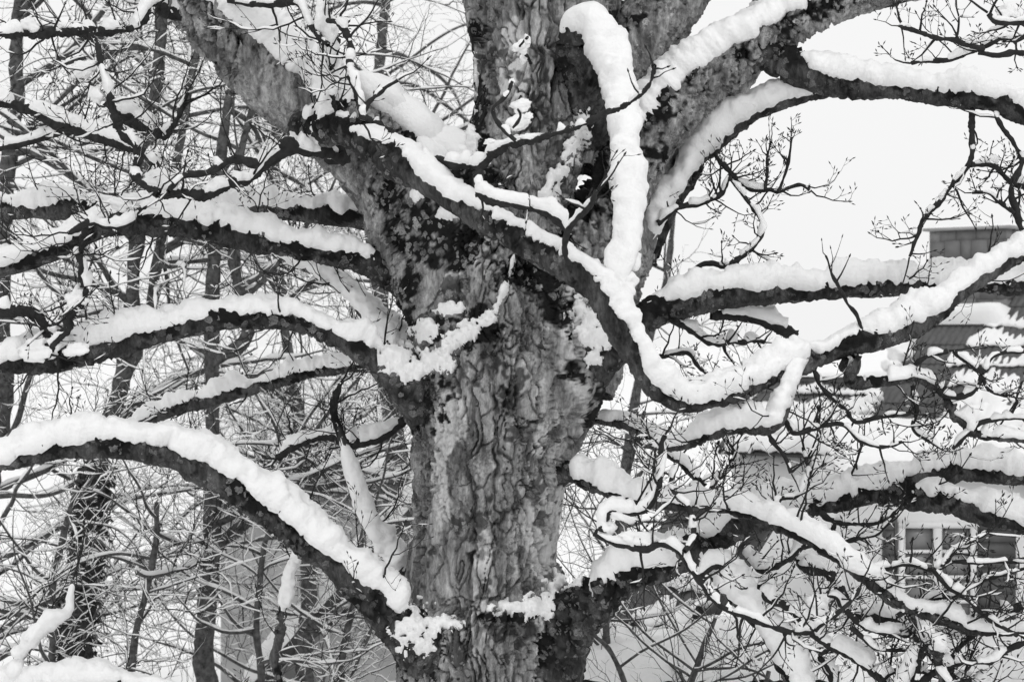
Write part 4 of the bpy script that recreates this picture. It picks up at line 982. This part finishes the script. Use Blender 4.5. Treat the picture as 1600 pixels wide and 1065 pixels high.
# ---- snow, twigs and clumps of every stem are its sub-parts
CO = np.array([0, -DIST, CAMZ])
for b in STEMS:
    rng = random.Random(b['seed'] * 7 + 1)
    sb, tb = MB(), MB()
    stem_snow(b, sb)
    for q, (px, py, rx, ry) in enumerate(b.get('clumps', ())):
        Pp = b['P']; d = DIST + Pp[:, 1]
        e = (Pp[:, 0] / d * FPX + 800 - px) ** 2 + (532.5 - (Pp[:, 2] - CAMZ) / d * FPX - py) ** 2
        i = int(np.argmin(e)); dy = Pp[i, 1]; sc = (DIST + dy) / FPX
        clump(sb, W(px, py, dy), rx * sc, 0.7 * max(min(rx, ry), 4) * sc, ry * sc, b['seed'] * 13 + q, 0.8, True, rng.uniform(-0.3, 0.3))
    paths = []
    nt_ = b.get('twigs', 0); Lm = b.get('tlen', 0.34)
    nt_ = int(nt_ * 1.35 + 0.5)
    for q in range(nt_):
        f = rng.uniform(b.get('tw_from', 0.12), 1.0) if q else 0.995
        i = min(len(b['P']) - 1, int(f * len(b['P'])))
        p = Vector(b['P'][i]); T = Vector(b['T'][i])
        side = rvec(rng); side = (side - side.dot(T) * T).normalized()
        side = (side + Vector((0, 0, 0.35))).normalized()
        d = (T * rng.uniform(0.1, 0.8) + side).normalized() if q else T
        L = Lm * rng.uniform(0.45, 1.35)
        r = min(b['r'][i] * 0.6, rng.uniform(0.0045, 0.008))
        grow(paths, p + d * max(0, b['r'][i] * 0.5), d, L, max(r, 0.0028), rng, b.get('tlvl', 2), b.get('tup', 0.28), 0.5, 4.0)
    if paths:
        twig_mesh(paths, tb, 4)
        twig_snow(paths, sb, rng, b.get('tsnow', 0.3), 0.014)
    sb.build('snow', 'snow', b['obj'], True, kind='stuff')
    tb.build('twigs', 'twig', b['obj'], True, kind='stuff')

# ---- snow lodged in the crotches and on ledges of the trunk: set on the bark where the line of sight meets it
AV = np.concatenate([v for v, f in BVS]); off = np.cumsum([0] + [len(v) for v, f in BVS])
AF = np.concatenate([f + o for (v, f), o in zip(BVS, off)])
BVH = BVHTree.FromPolygons([tuple(v) for v in AV], [tuple(int(i) for i in f) for f in AF])
lb = MB()
def patch(x0, x1, y0, y1, blobs, thick, seed, st=2.0, rag=1.0, ymin=-0.8, ymax=0.9):
    """a crumbly sheet of snow over the bark inside a window of the photograph; blobs: x, y, rx, ry, tilt in degrees"""
    xs, ys = np.arange(x0, x1, st), np.arange(y0, y1, st)
    H = np.full((len(ys), len(xs), 3), np.nan); NN = np.zeros_like(H)
    for i, y in enumerate(ys):
        for j, x in enumerate(xs):
            d = W(x, y) - CO; d = d / np.linalg.norm(d)
            h = BVH.ray_cast(Vector(CO), Vector(d))
            if h[0] is not None and ymin < h[0][1] < ymax: H[i, j] = h[0]; NN[i, j] = np.array(h[1]) * (1 if h[1][1] < 0 else -1)
    for it in range(5):          # ride over the fine relief of the bark
        g = H[..., 1]; acc = np.zeros_like(g); wgt = np.zeros_like(g)
        for di in (-1, 0, 1):
            for dj in (-1, 0, 1):
                h2 = np.roll(np.roll(g, di, 0), dj, 1); okk = ~np.isnan(h2) & (np.abs(h2 - g) < 0.06)
                acc += np.where(okk, h2, 0); wgt += okk
        sm = acc / np.maximum(wgt, 1); sm = np.where(np.isnan(g), np.nan, np.minimum(sm, g + 0.03))
        H = np.where(np.isnan(g)[..., None], np.nan, CO + (H - CO) * ((sm + DIST) / (g + DIST))[..., None])
    X, Y = np.meshgrid(xs, ys); f = np.full(X.shape, -9.0)
    for (bx, by, rx, ry, *tl) in blobs:
        a = math.radians(tl[0] if tl else 0); u = (X - bx) * math.cos(a) + (Y - by) * math.sin(a); v = -(X - bx) * math.sin(a) + (Y - by) * math.cos(a)
        f = np.maximum(f, 1 - np.sqrt((u / rx) ** 2 + (v / ry) ** 2))
    Q = np.stack([X / 24.0, Y / 24.0, X * 0 + seed], -1)
    f = f + rag * (0.75 * fbm(Q, 2, seed) + 0.95 * fbm(Q * 3.6, 3, seed + 1))
    t = thick * 1.25 * np.clip(f, 0, 1) ** 0.8 * (0.8 + 0.55 * fbm(Q * 1.3, 2, seed + 2)) + 0.010 * fbm(Q * 4, 2, seed + 5)
    t = np.where(f > 0, t + 0.006, -0.014)
    nn_ = nrm(np.zeros_like(NN) + np.array([0, -0.85, 0.4])); V = H + nn_ * t[..., None]
    ok = ~np.isnan(H[..., 0]); F = []
    idx = np.arange(X.size).reshape(X.shape)
    for i in range(len(ys) - 1):
        for j in range(len(xs) - 1):
            q = [(i, j), (i + 1, j), (i + 1, j + 1), (i, j + 1)]
            if not all(ok[a] for a in q) or max(f[a] for a in q) <= 0: continue
            dz = [H[a][1] for a in q]
            if max(dz) - min(dz) > 0.12: continue
            F.append([idx[a] for a in q])
    if not F: return
    V = np.where(np.isnan(V), 0, V).reshape(-1, 3); F = np.array(F)
    used, inv = np.unique(F.ravel(), return_inverse=True)
    lb.add(V[used], inv.reshape(-1, 4))
patch(590, 720, 490, 610, [(625, 548, 40, 26), (662, 520, 26, 20), (680, 560, 32, 22), (650, 575, 20, 22)], 0.055, 1)
patch(690, 830, 385, 560, [(730, 520, 34, 14, -30), (760, 500, 24, 12, -35), (783, 462, 5, 40, 18), (798, 418, 3, 36, 12), (700, 545, 24, 8, -25)], 0.045, 2)
patch(665, 740, 465, 500, [(700, 482, 26, 9)], 0.03, 3)
patch(880, 970, 460, 590, [(915, 500, 30, 34), (940, 525, 24, 22), (925, 560, 14, 14)], 0.055, 4)
patch(600, 730, 930, 1045, [(640, 985, 34, 42), (655, 1010, 26, 20), (690, 972, 34, 12)], 0.055, 5)
patch(760, 870, 925, 985, [(800, 948, 40, 9), (838, 950, 26, 22, -30)], 0.04, 6)
patch(845, 960, 880, 945, [(890, 908, 32, 16, -20)], 0.05, 7)
for q, (x, y, rx, ry, dy, tl) in enumerate([(598, 150, 52, 30, -0.15, -0.7), (645, 192, 58, 36, -0.15, -0.65), (690, 226, 50, 34, -0.12, -0.4), (718, 240, 26, 24, -0.1, 0.0), (668, 236, 40, 22, -0.18, -0.5)]):
    k_ = (DIST + dy) / FPX; clump(lb, W(x, y, dy), rx * k_, 34 * k_, ry * k_, 300 + q, 0.3, True, tl)
patch(715, 760, 80, 260, [(737, 140, 9, 70), (734, 215, 14, 50)], 0.04, 9)
patch(840, 960, 150, 320, [(905, 215, 16, 44, 25), (868, 285, 12, 44, 35)], 0.05, 10)
patch(640, 720, 270, 350, [(672, 300, 28, 16), (700, 330, 14, 12)], 0.03, 11)
lb.build('snow', 'snow', tr['obj'], True, kind='stuff')
